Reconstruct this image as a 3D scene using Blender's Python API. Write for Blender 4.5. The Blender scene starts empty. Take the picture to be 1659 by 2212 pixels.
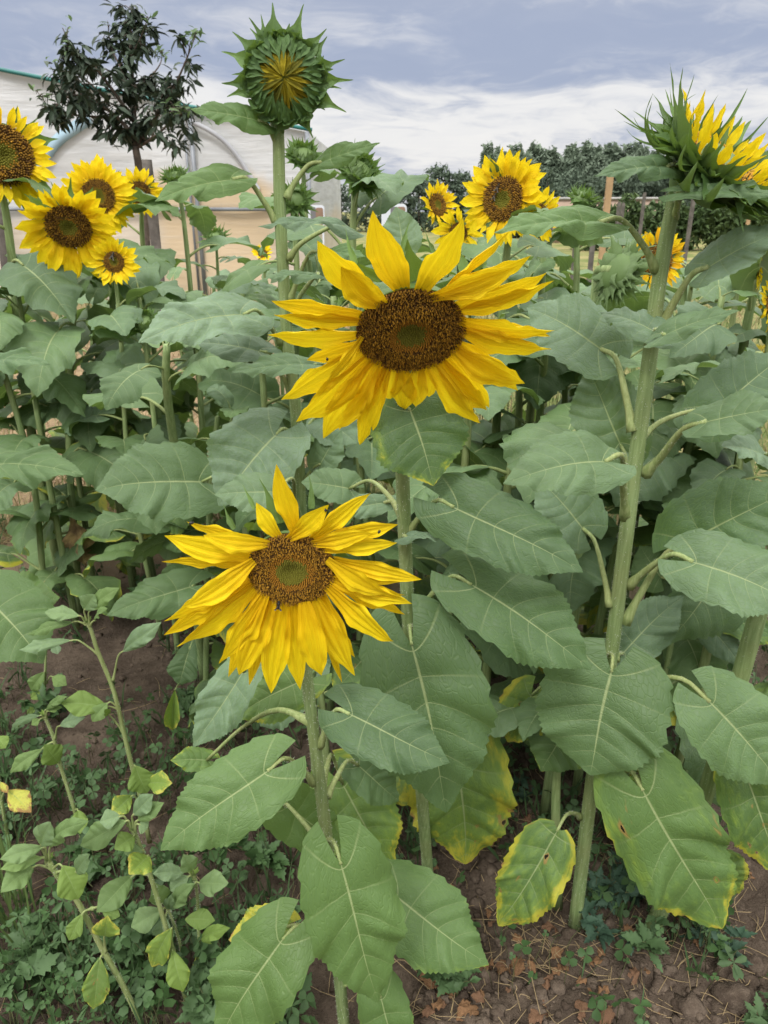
import bpy, math, random
import numpy as np
from mathutils import Vector, Matrix, noise as mnoise

random.seed(11)
RNG = np.random.default_rng(11)
scene = bpy.context.scene
COL = scene.collection
R = math.radians

# ------------------------------------------------------------------ camera model
EYE = 1.5
PITCH = R(22.6)
CP, SP = math.cos(PITCH), math.sin(PITCH)
FPX, CX, CY = 1598.0, 829.5, 1106.0

def ray(px, py):
    xn, yn = (px - CX) / FPX, (CY - py) / FPX
    return np.array([xn, CP + yn * SP, -SP + yn * CP])
def PY(px, py, Y):                       # world point seen at a pixel, Y metres in front of the viewer
    d = ray(px, py); return np.array([0, 0, EYE]) + d * (Y / d[1])
def PG(px, py, z=0.0):                   # world point on the ground
    d = ray(px, py); return np.array([0, 0, EYE]) + d * ((z - EYE) / d[2])
def mpp(py, Y):                          # metres per pixel at that place
    yn = (CY - py) / FPX
    return Y / (CP + yn * SP) / FPX
CAM = np.array([0, 0, EYE])
def unit(v):
    v = np.asarray(v, float); return v / (np.linalg.norm(v) + 1e-12)

# ------------------------------------------------------------------ objects
def link(name, mesh, mats, parent=None):
    o = bpy.data.objects.new(name, mesh)
    for m in (mats if isinstance(mats, (list, tuple)) else [mats]):
        if m is not None and m.name not in [x.name for x in mesh.materials if x]:
            mesh.materials.append(m)
    COL.objects.link(o)
    if parent is not None: o.parent = parent
    return o

def make_mesh(name, V, F, uv=None, smooth=True, mi=None):
    me = bpy.data.meshes.new(name)
    me.from_pydata([tuple(v) for v in V], [], [tuple(f) for f in F])
    if uv is not None:
        l = me.uv_layers.new(name='UVMap')
        idx = np.empty(len(me.loops), dtype=np.int32); me.loops.foreach_get('vertex_index', idx)
        l.data.foreach_set('uv', np.asarray(uv, dtype=np.float32)[idx].ravel())
    if mi is not None: me.polygons.foreach_set('material_index', np.asarray(mi, dtype=np.int32))
    if smooth: me.polygons.foreach_set('use_smooth', np.ones(len(me.polygons), dtype=bool))
    me.update()
    return me

class MB:                                 # collects pieces of ONE part
    def __init__(s): s.V, s.F, s.M, s.U, s.n = [], [], [], [], 0
    def add(s, V, F, mi=0, uv=None):
        V = np.asarray(V, float)
        s.V.append(V); s.F += [tuple(i + s.n for i in f) for f in F]
        s.M += [mi] * len(F) if isinstance(mi, int) else list(mi)
        s.U.append(np.zeros((len(V), 2)) if uv is None else np.asarray(uv)); s.n += len(V)
        return s
    def build(s, name, mats, parent=None, off=(0, 0, 0), smooth=True):
        V = np.concatenate(s.V) - np.asarray(off, float)
        return link(name, make_mesh(name, V, s.F, np.concatenate(s.U), smooth, s.M), mats, parent)

def tag(o, label=None, cat=None, group=None, kind=None):
    if label: o['label'] = label
    if cat: o['category'] = cat
    if group: o['group'] = group
    if kind: o['kind'] = kind
    return o

def thing(name, loc, label, cat, group=None):
    o = bpy.data.objects.new(name, None); COL.objects.link(o)
    o.location = tuple(float(c) for c in loc); o.empty_display_size = 0.05
    return tag(o, label, cat, group)
def org(o):
    return np.array(o.location)

def spline(P, n):
    P = np.asarray(P, float)
    if len(P) == 2: 
        t = np.linspace(0, 1, n)[:, None]; return P[0] * (1 - t) + P[1] * t
    Q = np.vstack([2 * P[0] - P[1], P, 2 * P[-1] - P[-2]])
    out = []
    m = len(P) - 1
    for t in np.linspace(0, m, n):
        i = min(int(t), m - 1); f = t - i
        a, b, c, d = Q[i], Q[i + 1], Q[i + 2], Q[i + 3]
        out.append(.5 * ((2 * b) + (-a + c) * f + (2 * a - 5 * b + 4 * c - d) * f * f + (-a + 3 * b - 3 * c + d) * f ** 3))
    return np.array(out)

def tube(P, r0, r1, n=14, k=8, smooth=True, ridge=0.0, rad=None, cap=True):
    C = spline(P, n) if smooth else np.asarray(P, float)
    n = len(C)
    rr = np.linspace(r0, r1, n) if rad is None else np.interp(np.linspace(0, 1, n), np.linspace(0, 1, len(rad)), rad)
    T = np.gradient(C, axis=0); T /= np.linalg.norm(T, axis=1)[:, None] + 1e-12
    a = np.array([1., 0, 0]) if abs(T[0][0]) < .8 else np.array([0, 1., 0])
    N = unit(a - T[0] * a.dot(T[0])); V, U = [], []
    for i in range(n):
        N = unit(N - T[i] * N.dot(T[i])); B = np.cross(T[i], N)
        for j in range(k):
            th = 2 * math.pi * j / k
            q = rr[i] * (1 + ridge * math.cos(th * max(3, k // 2)))
            V.append(C[i] + q * (math.cos(th) * N + math.sin(th) * B)); U.append((i / (n - 1), j / k))
    F = [(i * k + j, i * k + (j + 1) % k, (i + 1) * k + (j + 1) % k, (i + 1) * k + j) for i in range(n - 1) for j in range(k)]
    if cap:
        F.append(tuple(reversed(range(k)))); F.append(tuple(range((n - 1) * k, n * k)))
    return np.array(V), F, np.array(U)

def add_hairs(mb, P, r0, r1, count, ln, mi):
    C = spline(P, 60); T = np.gradient(C, axis=0)
    V, F = [], []
    for q in range(count):
        t = RNG.random() * 58.9; i = int(t); c = C[i] * (1 - t + i) + C[i + 1] * (t - i)
        d = unit(T[i]); a = unit(np.cross(d, RNG.normal(size=3)))
        r = r0 + (r1 - r0) * t / 59
        L = 1.5 * ln * (.5 + RNG.random()); w = np.cross(d, a) * .0004
        b = c + a * r * .95; e = b + a * L + d * L * RNG.normal() * .3
        k = len(V); V += [b - w, b + w, e]; F.append((k, k + 1, k + 2))
    mb.add(V, F, mi)

def ball(c, rx, ry, rz, nu=10, nv=7, rot=None):
    V, F = [], []
    for i in range(nv + 1):
        ph = math.pi * i / nv
        for j in range(nu):
            th = 2 * math.pi * j / nu
            V.append((rx * math.sin(ph) * math.cos(th), ry * math.sin(ph) * math.sin(th), rz * math.cos(ph)))
    V = np.array(V)
    if rot is not None: V = V @ np.asarray(rot).T
    F = [(i * nu + j, i * nu + (j + 1) % nu, (i + 1) * nu + (j + 1) % nu, (i + 1) * nu + j) for i in range(nv) for j in range(nu)]
    return V + np.asarray(c), F

def box(a, b):
    (x0, y0, z0), (x1, y1, z1) = a, b
    V = [(x0, y0, z0), (x1, y0, z0), (x1, y1, z0), (x0, y1, z0), (x0, y0, z1), (x1, y0, z1), (x1, y1, z1), (x0, y1, z1)]
    return V, [(0, 3, 2, 1), (4, 5, 6, 7), (0, 1, 5, 4), (1, 2, 6, 5), (2, 3, 7, 6), (3, 0, 4, 7)]

def beam(p, q, w, t):                     # squared timber between two points
    p, q = np.asarray(p, float), np.asarray(q, float); d = unit(q - p)
    a = unit(np.cross(d, [0, 1, .01])); b = np.cross(d, a)
    V = [e + sx * a * w / 2 + sy * b * t / 2 for e in (p, q) for sx, sy in ((-1, -1), (1, -1), (1, 1), (-1, 1))]
    return V, [(3, 2, 1, 0), (4, 5, 6, 7)] + [(i, (i + 1) % 4, 4 + (i + 1) % 4, 4 + i) for i in range(4)]

# ------------------------------------------------------------------ materials
class NT:
    def __init__(s, name):
        s.m = bpy.data.materials.new(name); s.m.use_nodes = True
        s.t = s.m.node_tree; s.t.nodes.clear()
        s.out = s.n('ShaderNodeOutputMaterial')
    def n(s, typ, **kw):
        nd = s.t.nodes.new(typ)
        for k, v in kw.items(): setattr(nd, k, v)
        return nd
    def put(s, sock, v):
        if isinstance(v, bpy.types.NodeSocket): s.t.links.new(v, sock)
        elif v is not None: sock.default_value = v
    def math(s, op, a, b=None, c=None, clamp=False):
        nd = s.n('ShaderNodeMath', operation=op, use_clamp=clamp)
        for i, v in enumerate((a, b, c)):
            if v is not None: s.put(nd.inputs[i], v)
        return nd.outputs[0]
    def mix(s, f, a, b, blend='MIX'):
        nd = s.n('ShaderNodeMix', data_type='RGBA', blend_type=blend)
        s.put(nd.inputs[0], f)
        for i, v in ((6, a), (7, b)):
            s.put(nd.inputs[i], (*v, 1) if isinstance(v, tuple) and len(v) == 3 else v)
        return nd.outputs[2]
    def noise(s, vec, scale, detail=3, rough=.55, col=False):
        nd = s.n('ShaderNodeTexNoise'); s.put(nd.inputs['Vector'], vec)
        nd.inputs['Scale'].default_value = scale; nd.inputs['Detail'].default_value = detail; nd.inputs['Roughness'].default_value = rough
        return nd.outputs['Color' if col else 'Fac']
    def step(s, v, lo, hi, a=0., b=1.):
        nd = s.n('ShaderNodeMapRange', interpolation_type='SMOOTHSTEP'); s.put(nd.inputs[0], v)
        for i, q in enumerate((lo, hi, a, b)): s.put(nd.inputs[i + 1], q)
        return nd.outputs[0]
    def bump(s, h, st, dist):
        nd = s.n('ShaderNodeBump'); s.put(nd.inputs['Height'], h)
        nd.inputs['Strength'].default_value = st; nd.inputs['Distance'].default_value = dist
        return nd.outputs[0]
    def pbr(s, col, rough=.6, spec=.3, normal=None, **kw):
        nd = s.n('ShaderNodeBsdfPrincipled')
        s.put(nd.inputs['Base Color'], (*col, 1) if isinstance(col, tuple) and len(col) == 3 else col)
        s.put(nd.inputs['Roughness'], rough); s.put(nd.inputs['Specular IOR Level'], spec)
        if normal is not None: s.put(nd.inputs['Normal'], normal)
        for k, v in kw.items(): s.put(nd.inputs[k], v)
        return nd.outputs[0]
    def translucent(s, bsdf, col, f, normal=None):
        t = s.n('ShaderNodeBsdfTranslucent'); s.put(t.inputs['Color'], (*col, 1) if isinstance(col, tuple) and len(col) == 3 else col)
        if normal is not None: s.put(t.inputs['Normal'], normal)
        mx = s.n('ShaderNodeMixShader'); s.put(mx.inputs[0], f); s.put(mx.inputs[1], bsdf); s.put(mx.inputs[2], t.outputs[0])
        return mx.outputs[0]
    def done(s, sh):
        s.t.links.new(sh, s.out.inputs['Surface']); return s.m

def simple(name, c, rough=.7, spec=.25, var=.25, scale=30, bump=.2, c2=None, trans=0):
    k = NT(name); tc = k.n('ShaderNodeTexCoord'); v = tc.outputs['Object']
    f = k.noise(v, scale, 4)
    c2 = c2 or tuple(x * (1 - var) for x in c)
    col = k.mix(k.step(f, .3, .7), c2, c)
    nm = k.bump(k.noise(v, scale * 3, 3), bump, .004)
    sh = k.pbr(col, rough, spec, nm)
    if trans: sh = k.translucent(sh, col, trans)
    return k.done(sh)

def leaf_material(name, dark, mid, light, under, vein, yellow, spec=.34, rough=.50):
    k = NT(name)
    uv = k.n('ShaderNodeUVMap'); sep = k.n('ShaderNodeSeparateXYZ'); k.put(sep.inputs[0], uv.outputs[0])
    u, v = sep.outputs[0], sep.outputs[1]
    a = k.math('ABSOLUTE', v)
    oi = k.n('ShaderNodeObjectInfo'); oc = k.n('ShaderNodeSeparateColor'); k.put(oc.inputs[0], oi.outputs['Color'])
    yel, lit, bloom_sheen, hole = oc.outputs[0], oc.outputs[1], oc.outputs[2], oi.outputs['Alpha']
    rnd = oi.outputs['Random']
    tc = k.n('ShaderNodeTexCoord'); P = tc.outputs['Object']
    cb = k.n('ShaderNodeCombineXYZ'); k.put(cb.inputs[0], u); k.put(cb.inputs[1], k.math('MULTIPLY', v, .45)); k.put(cb.inputs[2], k.math('MULTIPLY', rnd, 37.))
    Q = cb.outputs[0]
    fr = k.math('FRACT', k.math('MULTIPLY_ADD', u, 7., .65))
    lat = k.math('MULTIPLY', k.step(k.math('ABSOLUTE', k.math('SUBTRACT', fr, .5)), .462, .495), k.math('MULTIPLY_ADD', a, -.85, .95))
    first = k.math('MULTIPLY', k.step(u, .16, .10), .55)
    lat = k.math('MULTIPLY', lat, k.math('ADD', first, .62))
    midw = k.math('MULTIPLY_ADD', u, -.018, .036)
    mid_ = k.step(a, midw, k.math('MULTIPLY', midw, .35))
    vm = k.math('MAXIMUM', lat, mid_)
    # net of small veins
    vo = k.n('ShaderNodeTexVoronoi', feature='DISTANCE_TO_EDGE'); k.put(vo.inputs['Vector'], Q); vo.inputs['Scale'].default_value = 27
    net = k.step(vo.outputs['Distance'], .0, .12)
    n1 = k.noise(Q, 4.5, 3); n2 = k.noise(P, 160, 3, .6); n3 = k.noise(Q, 14, 4, .6)
    col = k.mix(k.step(n1, .3, .7), dark, mid)
    col = k.mix(k.math('MULTIPLY', lit, .95, clamp=True), col, light)
    col = k.mix(k.math('MULTIPLY', bloom_sheen, k.step(n3, .2, .8, .5, 1.)), col, (.36, .46, .41))  # blue-grey bloom, with the upper leaves' sky sheen mixed into the colour
    col = k.mix(k.math('MULTIPLY', k.math('SUBTRACT', 1., net), .26), col, light)
    col = k.mix(k.step(n2, .62, .8, 0., .22), col, (.42, .50, .36))
    rw = k.n('ShaderNodeTexWhiteNoise', noise_dimensions='1D'); k.put(rw.inputs['W'], k.math('MULTIPLY', rnd, 91.7))
    col = k.mix(k.math('MULTIPLY', rw.outputs['Value'], .55), col, tuple(x * .62 for x in dark)); col = k.mix(k.math('MULTIPLY', rnd, .30), col, light)
    # ageing: yellow margins and tip, then brown
    e = k.math('ADD', k.math('MULTIPLY', k.math('POWER', a, 2.5), k.step(n1, .35, .68, .1, 1.5)), k.math('MULTIPLY', k.math('POWER', u, 4.), .9))
    s = k.math('ADD', k.math('MULTIPLY_ADD', n3, 1.1, k.math('MULTIPLY', e, .55)), k.math('MULTIPLY_ADD', yel, 1.55, -1.42))
    s = k.math('SUBTRACT', s, k.math('MULTIPLY', k.step(yel, .12, .0), 2.))
    s = k.math('SUBTRACT', s, k.math('MULTIPLY', vm, .25))
    ym = k.step(s, -.05, .34); lm = k.step(s, -.4, .1); bm = k.step(s, .46, .64)
    col = k.mix(k.math('MULTIPLY', lm, .6), col, (.20, .30, .045))
    col = k.mix(ym, col, yellow); col = k.mix(bm, col, (.30, .17, .06))
    col = k.mix(k.math('MULTIPLY', vm, .58), col, vein)
    geo = k.n('ShaderNodeNewGeometry')
    ucol = k.mix(k.math('MULTIPLY', vm, .8), k.mix(k.math('MULTIPLY', ym, .7), under, yellow), vein)
    col2 = k.mix(geo.outputs['Backfacing'], col, ucol)
    hv = k.noise(Q, 7.5, 2, .5)
    hx = k.math('SUBTRACT', k.math('MULTIPLY', hv, k.math('GREATER_THAN', hole, .05)), k.math('SUBTRACT', .80, k.math('MULTIPLY', hole, .1)))
    col2 = k.mix(k.step(hx, -.075, -.02, 0, .85), col2, (.30, .19, .06))
    h = k.math('ADD', k.math('MULTIPLY', vm, -.8), k.math('ADD', k.math('MULTIPLY', net, .55), k.math('MULTIPLY_ADD', n2, .4, k.math('MULTIPLY', n3, .9))))
    nm = k.bump(h, .34, .0030)
    sh = k.pbr(col2, k.step(n3, .2, .8, rough - .06, rough + .1), spec, nm)
    sh = k.translucent(sh, k.mix(.55, col, (.22, .36, .03)), .26, nm)
    # insect holes
    hm = k.math('GREATER_THAN', hx, 0.)
    tr = k.n('ShaderNodeBsdfTransparent'); mx = k.n('ShaderNodeMixShader')
    k.put(mx.inputs[0], hm); k.put(mx.inputs[1], sh); k.put(mx.inputs[2], tr.outputs[0])
    return k.done(mx.outputs[0])

M = {}
M['leaf'] = leaf_material('sunflower_leaf', (.052, .106, .042), (.078, .146, .058), (.142, .238, .056), (.130, .190, .085), (.40, .46, .22), (.42, .40, .045))
M['young'] = leaf_material('young_leaf', (.10, .18, .06), (.135, .225, .08), (.20, .30, .06), (.15, .22, .10), (.26, .36, .15), (.46, .46, .08), spec=.3)

def stem_material(name, c1, c2):
    k = NT(name); tc = k.n('ShaderNodeTexCoord'); P = tc.outputs['Object']
    mp = k.n('ShaderNodeMapping'); k.put(mp.inputs[0], P); mp.inputs['Scale'].default_value = (1, 1, .06)
    f = k.noise(mp.outputs[0], 220, 3); g = k.noise(P, 900, 2); big = k.noise(P, 9, 3)
    col = k.mix(k.step(f, .35, .65), c1, c2); col = k.mix(k.step(big, .35, .7, 0, .4), col, (.19, .18, .07))
    col = k.mix(k.step(g, .6, .75, 0, .4), col, (.42, .46, .32))
    nm = k.bump(k.math('ADD', f, k.math('MULTIPLY', g, .5)), .6, .0015)
    return k.done(k.pbr(col, .6, .25, nm))
M['stem'] = stem_material('sunflower_stem', (.15, .22, .08), (.23, .31, .13))
M['petiole'] = stem_material('petiole_green', (.19, .25, .085), (.28, .34, .14))
M['hair'] = simple('plant_hair', (.5, .54, .42), .6, .3, .1, 50, 0, trans=.3)

def petal_material():
    k = NT('petal_yellow')
    uv = k.n('ShaderNodeUVMap'); sep = k.n('ShaderNodeSeparateXYZ'); k.put(sep.inputs[0], uv.outputs[0])
    u, v = sep.outputs[0], sep.outputs[1]
    oi = k.n('ShaderNodeObjectInfo')
    cb = k.n('ShaderNodeCombineXYZ'); k.put(cb.inputs[0], k.math('MULTIPLY', u, 1.2)); k.put(cb.inputs[1], k.math('MULTIPLY', v, 9.)); k.put(cb.inputs[2], k.math('MULTIPLY', oi.outputs['Random'], 19.))
    st = k.noise(cb.outputs[0], 1.6, 3, .6)
    col = k.mix(k.step(u, .0, .55), (.88, .54, .005), (.93, .72, .012))
    col = k.mix(k.step(st, .45, .72, 0, .75), col, (.84, .52, .005)); fl = k.noise(cb.outputs[0], 5., 2); col = k.mix(k.step(fl, .70, .78, 0, .5), col, (.62, .30, .01))
    col = k.mix(k.math('MULTIPLY', oi.outputs['Random'], .35), col, (.94, .74, .018))
    oc = k.n('ShaderNodeSeparateColor'); k.put(oc.inputs[0], oi.outputs['Color'])
    col = k.mix(oc.outputs[0], col, (.66, .25, .004)); col = k.mix(oc.outputs[1], col, (.15, .165, .03))
    nm = k.bump(st, .9, .0022)
    sh = k.pbr(col, .55, .2, nm)
    return k.done(k.translucent(sh, col, .38, nm))
M['petal'] = petal_material()
M['bract'] = leaf_material('bract_green', (.05, .11, .035), (.075, .15, .045), (.15, .25, .06), (.12, .19, .07), (.14, .22, .07), (.3, .3, .05))
M['d_brown'] = simple('floret_brown', (.31, .165, .024), .75, .2, .45, 400, .2)
M['d_dark'] = simple('floret_dark', (.12, .058, .014), .7, .2, .4, 400, .2)
M['d_orange'] = simple('floret_orange', (.42, .20, .022), .7, .2, .3, 400, .2)
M['d_stigma'] = simple('stigma_gold', (.48, .25, .024), .7, .2, .3, 400, .2)
M['d_green'] = simple('floret_green', (.24, .23, .03), .7, .2, .3, 300, .2)
DISC = [M['d_brown'], M['d_dark'], M['d_orange'], M['d_stigma'], M['d_green']]
M['bark'] = simple('tree_bark', (.13, .105, .085), .9, .1, .5, 14, .8)
M['stake'] = simple('weathered_wood', (.16, .145, .13), .9, .1, .5, 8, .6)
M['new_wood'] = simple('fresh_timber', (.40, .27, .15), .8, .15, .25, 6, .4)
M['peach'] = simple('peach_leaf', (.042, .068, .040), .55, .3, .45, 3, 0, trans=.12)  # leaf green lifted slightly, painting in a little sky haze
M['peach_tip'] = simple('peach_shoot_leaf', (.12, .20, .08), .5, .3, .3, 3, 0, trans=.3)
M['straw'] = simple('dry_straw', (.36, .27, .15), .85, .15, .4, 9, .1)
M['dry'] = simple('dry_leaf_brown', (.27, .15, .075), .9, .1, .55, 40, .5, c2=(.12, .07, .04))
M['dry_red'] = simple('dry_leaf_rust', (.21, .12, .072), .9, .1, .5, 40, .5)
M['withered'] = simple('withered_leaf', (.38, .28, .12), .9, .1, .5, 25, .8, c2=(.16, .11, .06))
M['black'] = simple('insect_black', (.012, .011, .010), .4, .4, .2, 200, .1)
M['bee_fur'] = simple('insect_brown', (.07, .045, .02), .8, .2, .6, 400, .4)
M['wing'] = simple('insect_wing', (.16, .14, .11), .3, .5, .2, 200, .1, trans=.4)

# ------------------------------------------------------------------ leaf and petal blades
SH = {
 'heart': [(0, .17), (.015, .37), (.035, .555), (.065, .715), (.1, .835), (.15, .93), (.22, .99), (.29, 1), (.38, .965), (.5, .85), (.62, .675), (.74, .465), (.84, .28), (.91, .15), (.96, .065), (1, .0)],
 'heartp': [(0, .17), (.015, .37), (.035, .555), (.065, .72), (.1, .85), (.15, .95), (.2, 1), (.27, .985), (.36, .905), (.48, .765), (.6, .585), (.72, .395), (.83, .22), (.91, .10), (.96, .04), (1, .0)],
 'lance': [(0, .04), (.06, .25), (.15, .60), (.27, .93), (.37, 1), (.5, .93), (.65, .70), (.8, .40), (.9, .19), (.96, .07), (1, 0)],
 'petal': [(0, .36), (.12, .58), (.25, .82), (.38, .98), (.47, 1), (.58, .92), (.7, .73), (.8, .51), (.88, .31), (.94, .15), (1, .0)],
 'spike': [(0, .8), (.08, 1), (.2, .86), (.33, .52), (.47, .26), (.62, .16), (.8, .11), (1, .03)],
 'bract': [(0, .8), (.1, 1), (.25, .95), (.4, .68), (.55, .38), (.7, .19), (.85, .10), (1, .02)],
}
def blade_local(ratio, shape='heart', nu=40, nv=17, lobe=.32, fwd=.34, bend=.5, fold=.15, edge=.05, wav=.03, quilt=.02, serr=.02, twist=0., seed=0, ridge=0., teeth=18, skew=0., curl=0.):
    """A leaf blade of chord 1 along +x, top side +z. ratio = width / length."""
    rg = np.random.default_rng(seed)
    u = np.linspace(0, 1, nu) ** (1.25 if shape.startswith('heart') else 1.); v = np.linspace(-1, 1, nv)
    U, Vv = np.meshgrid(u, v, indexing='ij'); A = np.abs(Vv)
    pts = np.array(SH[shape]); uu = np.linspace(0, 1, 201); ss = np.interp(uu, pts[:, 0], pts[:, 1])
    ker = np.ones(5) / 5; ss2 = np.convolve(np.pad(ss, 2, mode='edge'), ker, 'valid'); ss2[-3:] = ss[-3:]; ss2[-1] = 0
    w = np.interp(U, uu, ss2)
    t = np.clip(U / .35, 0, 1); t = t * t * (3 - 2 * t)
    s = (-lobe + (fwd + lobe) * t) * (1 - U) ** .8
    X = U + s * A ** 1.5
    saw = (U * teeth) % 1.0
    out = (A > .99) & (U > .01) & (U < .97)
    Wd = w * (1 + np.where(out, serr * 6 * (saw - .5), 0)) * (1 + .04 * np.sin(U * 9 + rg.random() * 6) + np.where(Vv > 0, skew, -skew))
    X = X + np.where(out, serr * .35 * (saw - .5), 0)
    Yc = Vv * Wd * ratio / 2
    ph = rg.random(6) * 6.28
    side = np.where(Vv > 0, 1, 0)
    Z = fold * ratio / 2 * w * A ** 1.15 - edge * A ** 3 * w
    Z = Z + wav * A ** 2 * np.sin(2 * math.pi * (2.1 + .6 * side) * U + ph[0] + side * 2.1) * (w + .1)
    Z = Z + wav * .6 * A ** 2 * np.sin(2 * math.pi * 4.3 * U + ph[1] + side * 4.) * w
    q = np.abs(np.sin(math.pi * (U * 7 + .65)))
    Z = Z + quilt * q ** .8 * np.sqrt(np.clip(4 * A * (1 - A * .8), 0, 1)) * w
    Z = Z + quilt * .55 * np.sin(U * 37 + ph[2] + Vv * 9) * np.sin(Vv * 12 + ph[3]) * np.sqrt(A) * w + quilt * .9 * np.sin(U * 11 + ph[5] + Vv * 3) * np.sin(Vv * 5 + ph[4]) * A * w
    Z = Z - .012 * np.exp(-(A / .09) ** 2) * (1 - U) * (quilt > 0)
    if ridge: Z = Z + ridge * np.cos(Vv * math.pi * 3.5 + ph[3]) * w * (1 - .4 * U)
    Yc = Yc + .03 * np.sin(U * 3 + ph[4]) * U * (1 if shape != 'bract' else 2)
    if twist:
        an = twist * np.clip(X, 0, 1) ** 1.5; c, sn = np.cos(an), np.sin(an)
        Yc, Z = Yc * c - Z * sn, Yc * sn + Z * c
    xs = np.linspace(-.5, 1.15, 331)
    th = np.where(xs > 0, bend * xs + curl * np.clip(xs - .6, 0, 1) ** 2 * 6, bend * .4 * xs)
    dx = xs[1] - xs[0]
    CXs = np.cumsum(np.cos(th)) * dx; CZs = -np.cumsum(np.sin(th)) * dx
    i0 = np.argmin(np.abs(xs)); CXs -= CXs[i0]; CZs -= CZs[i0]
    gx, gz, gt = np.interp(X, xs, CXs), np.interp(X, xs, CZs), np.interp(X, xs, th)
    PX, PZ = gx + Z * np.sin(gt), gz + Z * np.cos(gt)
    ex, ez = np.interp(1, xs, CXs), np.interp(1, xs, CZs)
    L = math.hypot(ex, ez); c, sn = ex / L, ez / L
    QX, QZ = (PX * c + PZ * sn) / L, (-PX * sn + PZ * c) / L
    Vt = np.stack([QX, Yc, QZ], -1).reshape(-1, 3)
    F = [(i * nv + j, (i + 1) * nv + j, (i + 1) * nv + j + 1, i * nv + j + 1) for i in range(nu - 1) for j in range(nv - 1)]
    UV = np.stack([U, Vv], -1).reshape(-1, 2)
    return Vt, F, UV

def frame(base, tip, n):
    base, tip = np.asarray(base, float), np.asarray(tip, float)
    L = np.linalg.norm(tip - base); ex = (tip - base) / L
    n = np.asarray(n, float); ez = n - ex * n.dot(ex)
    if np.linalg.norm(ez) < .05: ez = np.array([0, 0, 1.]) - ex * ex[2]
    ez = unit(ez); ey = np.cross(ez, ex)
    return L, np.stack([ex, ey, ez])

def blade(name, base, tip, n, width, mat, parent, off, color=(0, .3, 0, 0), label=None, **kw):
    L, Fm = frame(base, tip, n)
    V, F, UV = blade_local(width / L, seed=int(RNG.integers(1e9)), **kw)
    W = np.asarray(base) + (V * L) @ Fm - off
    o = link(name, make_mesh(name, W, F, UV), mat, parent)
    o.color = color
    if label: o['label'] = label
    return o

def petiole(leaf, a, b, ext, off, r0=.0042, r1=.0026, sag=.25, hairs=0):
    """stalk from stem point a to the blade base b, arriving along ext"""
    a, b = np.asarray(a, float), np.asarray(b, float)
    d = np.linalg.norm(b - a)
    m = (a + b) / 2 + np.array([0, 0, sag * d])
    q = b - unit(ext) * d * .12 + np.array([0, 0, .03 * d])
    P = [a, a * .45 + m * .55, m * .45 + q * .55 + np.array([0, 0, .02 * d]), b + unit(ext) * .004]
    mb = MB(); V, F, U = tube(P, 0, 0, 14, 7, rad=[r0 * 1.9, r0 * 1.05, r0 * .95, r1 * 1.1, r1 * 1.05, r1]); mb.add(V, F, 0, U)
    if hairs: add_hairs(mb, P, r0, r1, hairs, .0018, 1)
    return mb.build('petiole', [M['petiole'], M['hair']], leaf, off)

# ------------------------------------------------------------------ flower heads
def head_frame(n, upx=(0, 0, 1)):
    ez = unit(n); a = np.asarray(upx, float); ey = unit(a - ez * a.dot(ez)); ex = np.cross(ey, ez)
    return np.stack([ex, ey, ez])                  # rows

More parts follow.
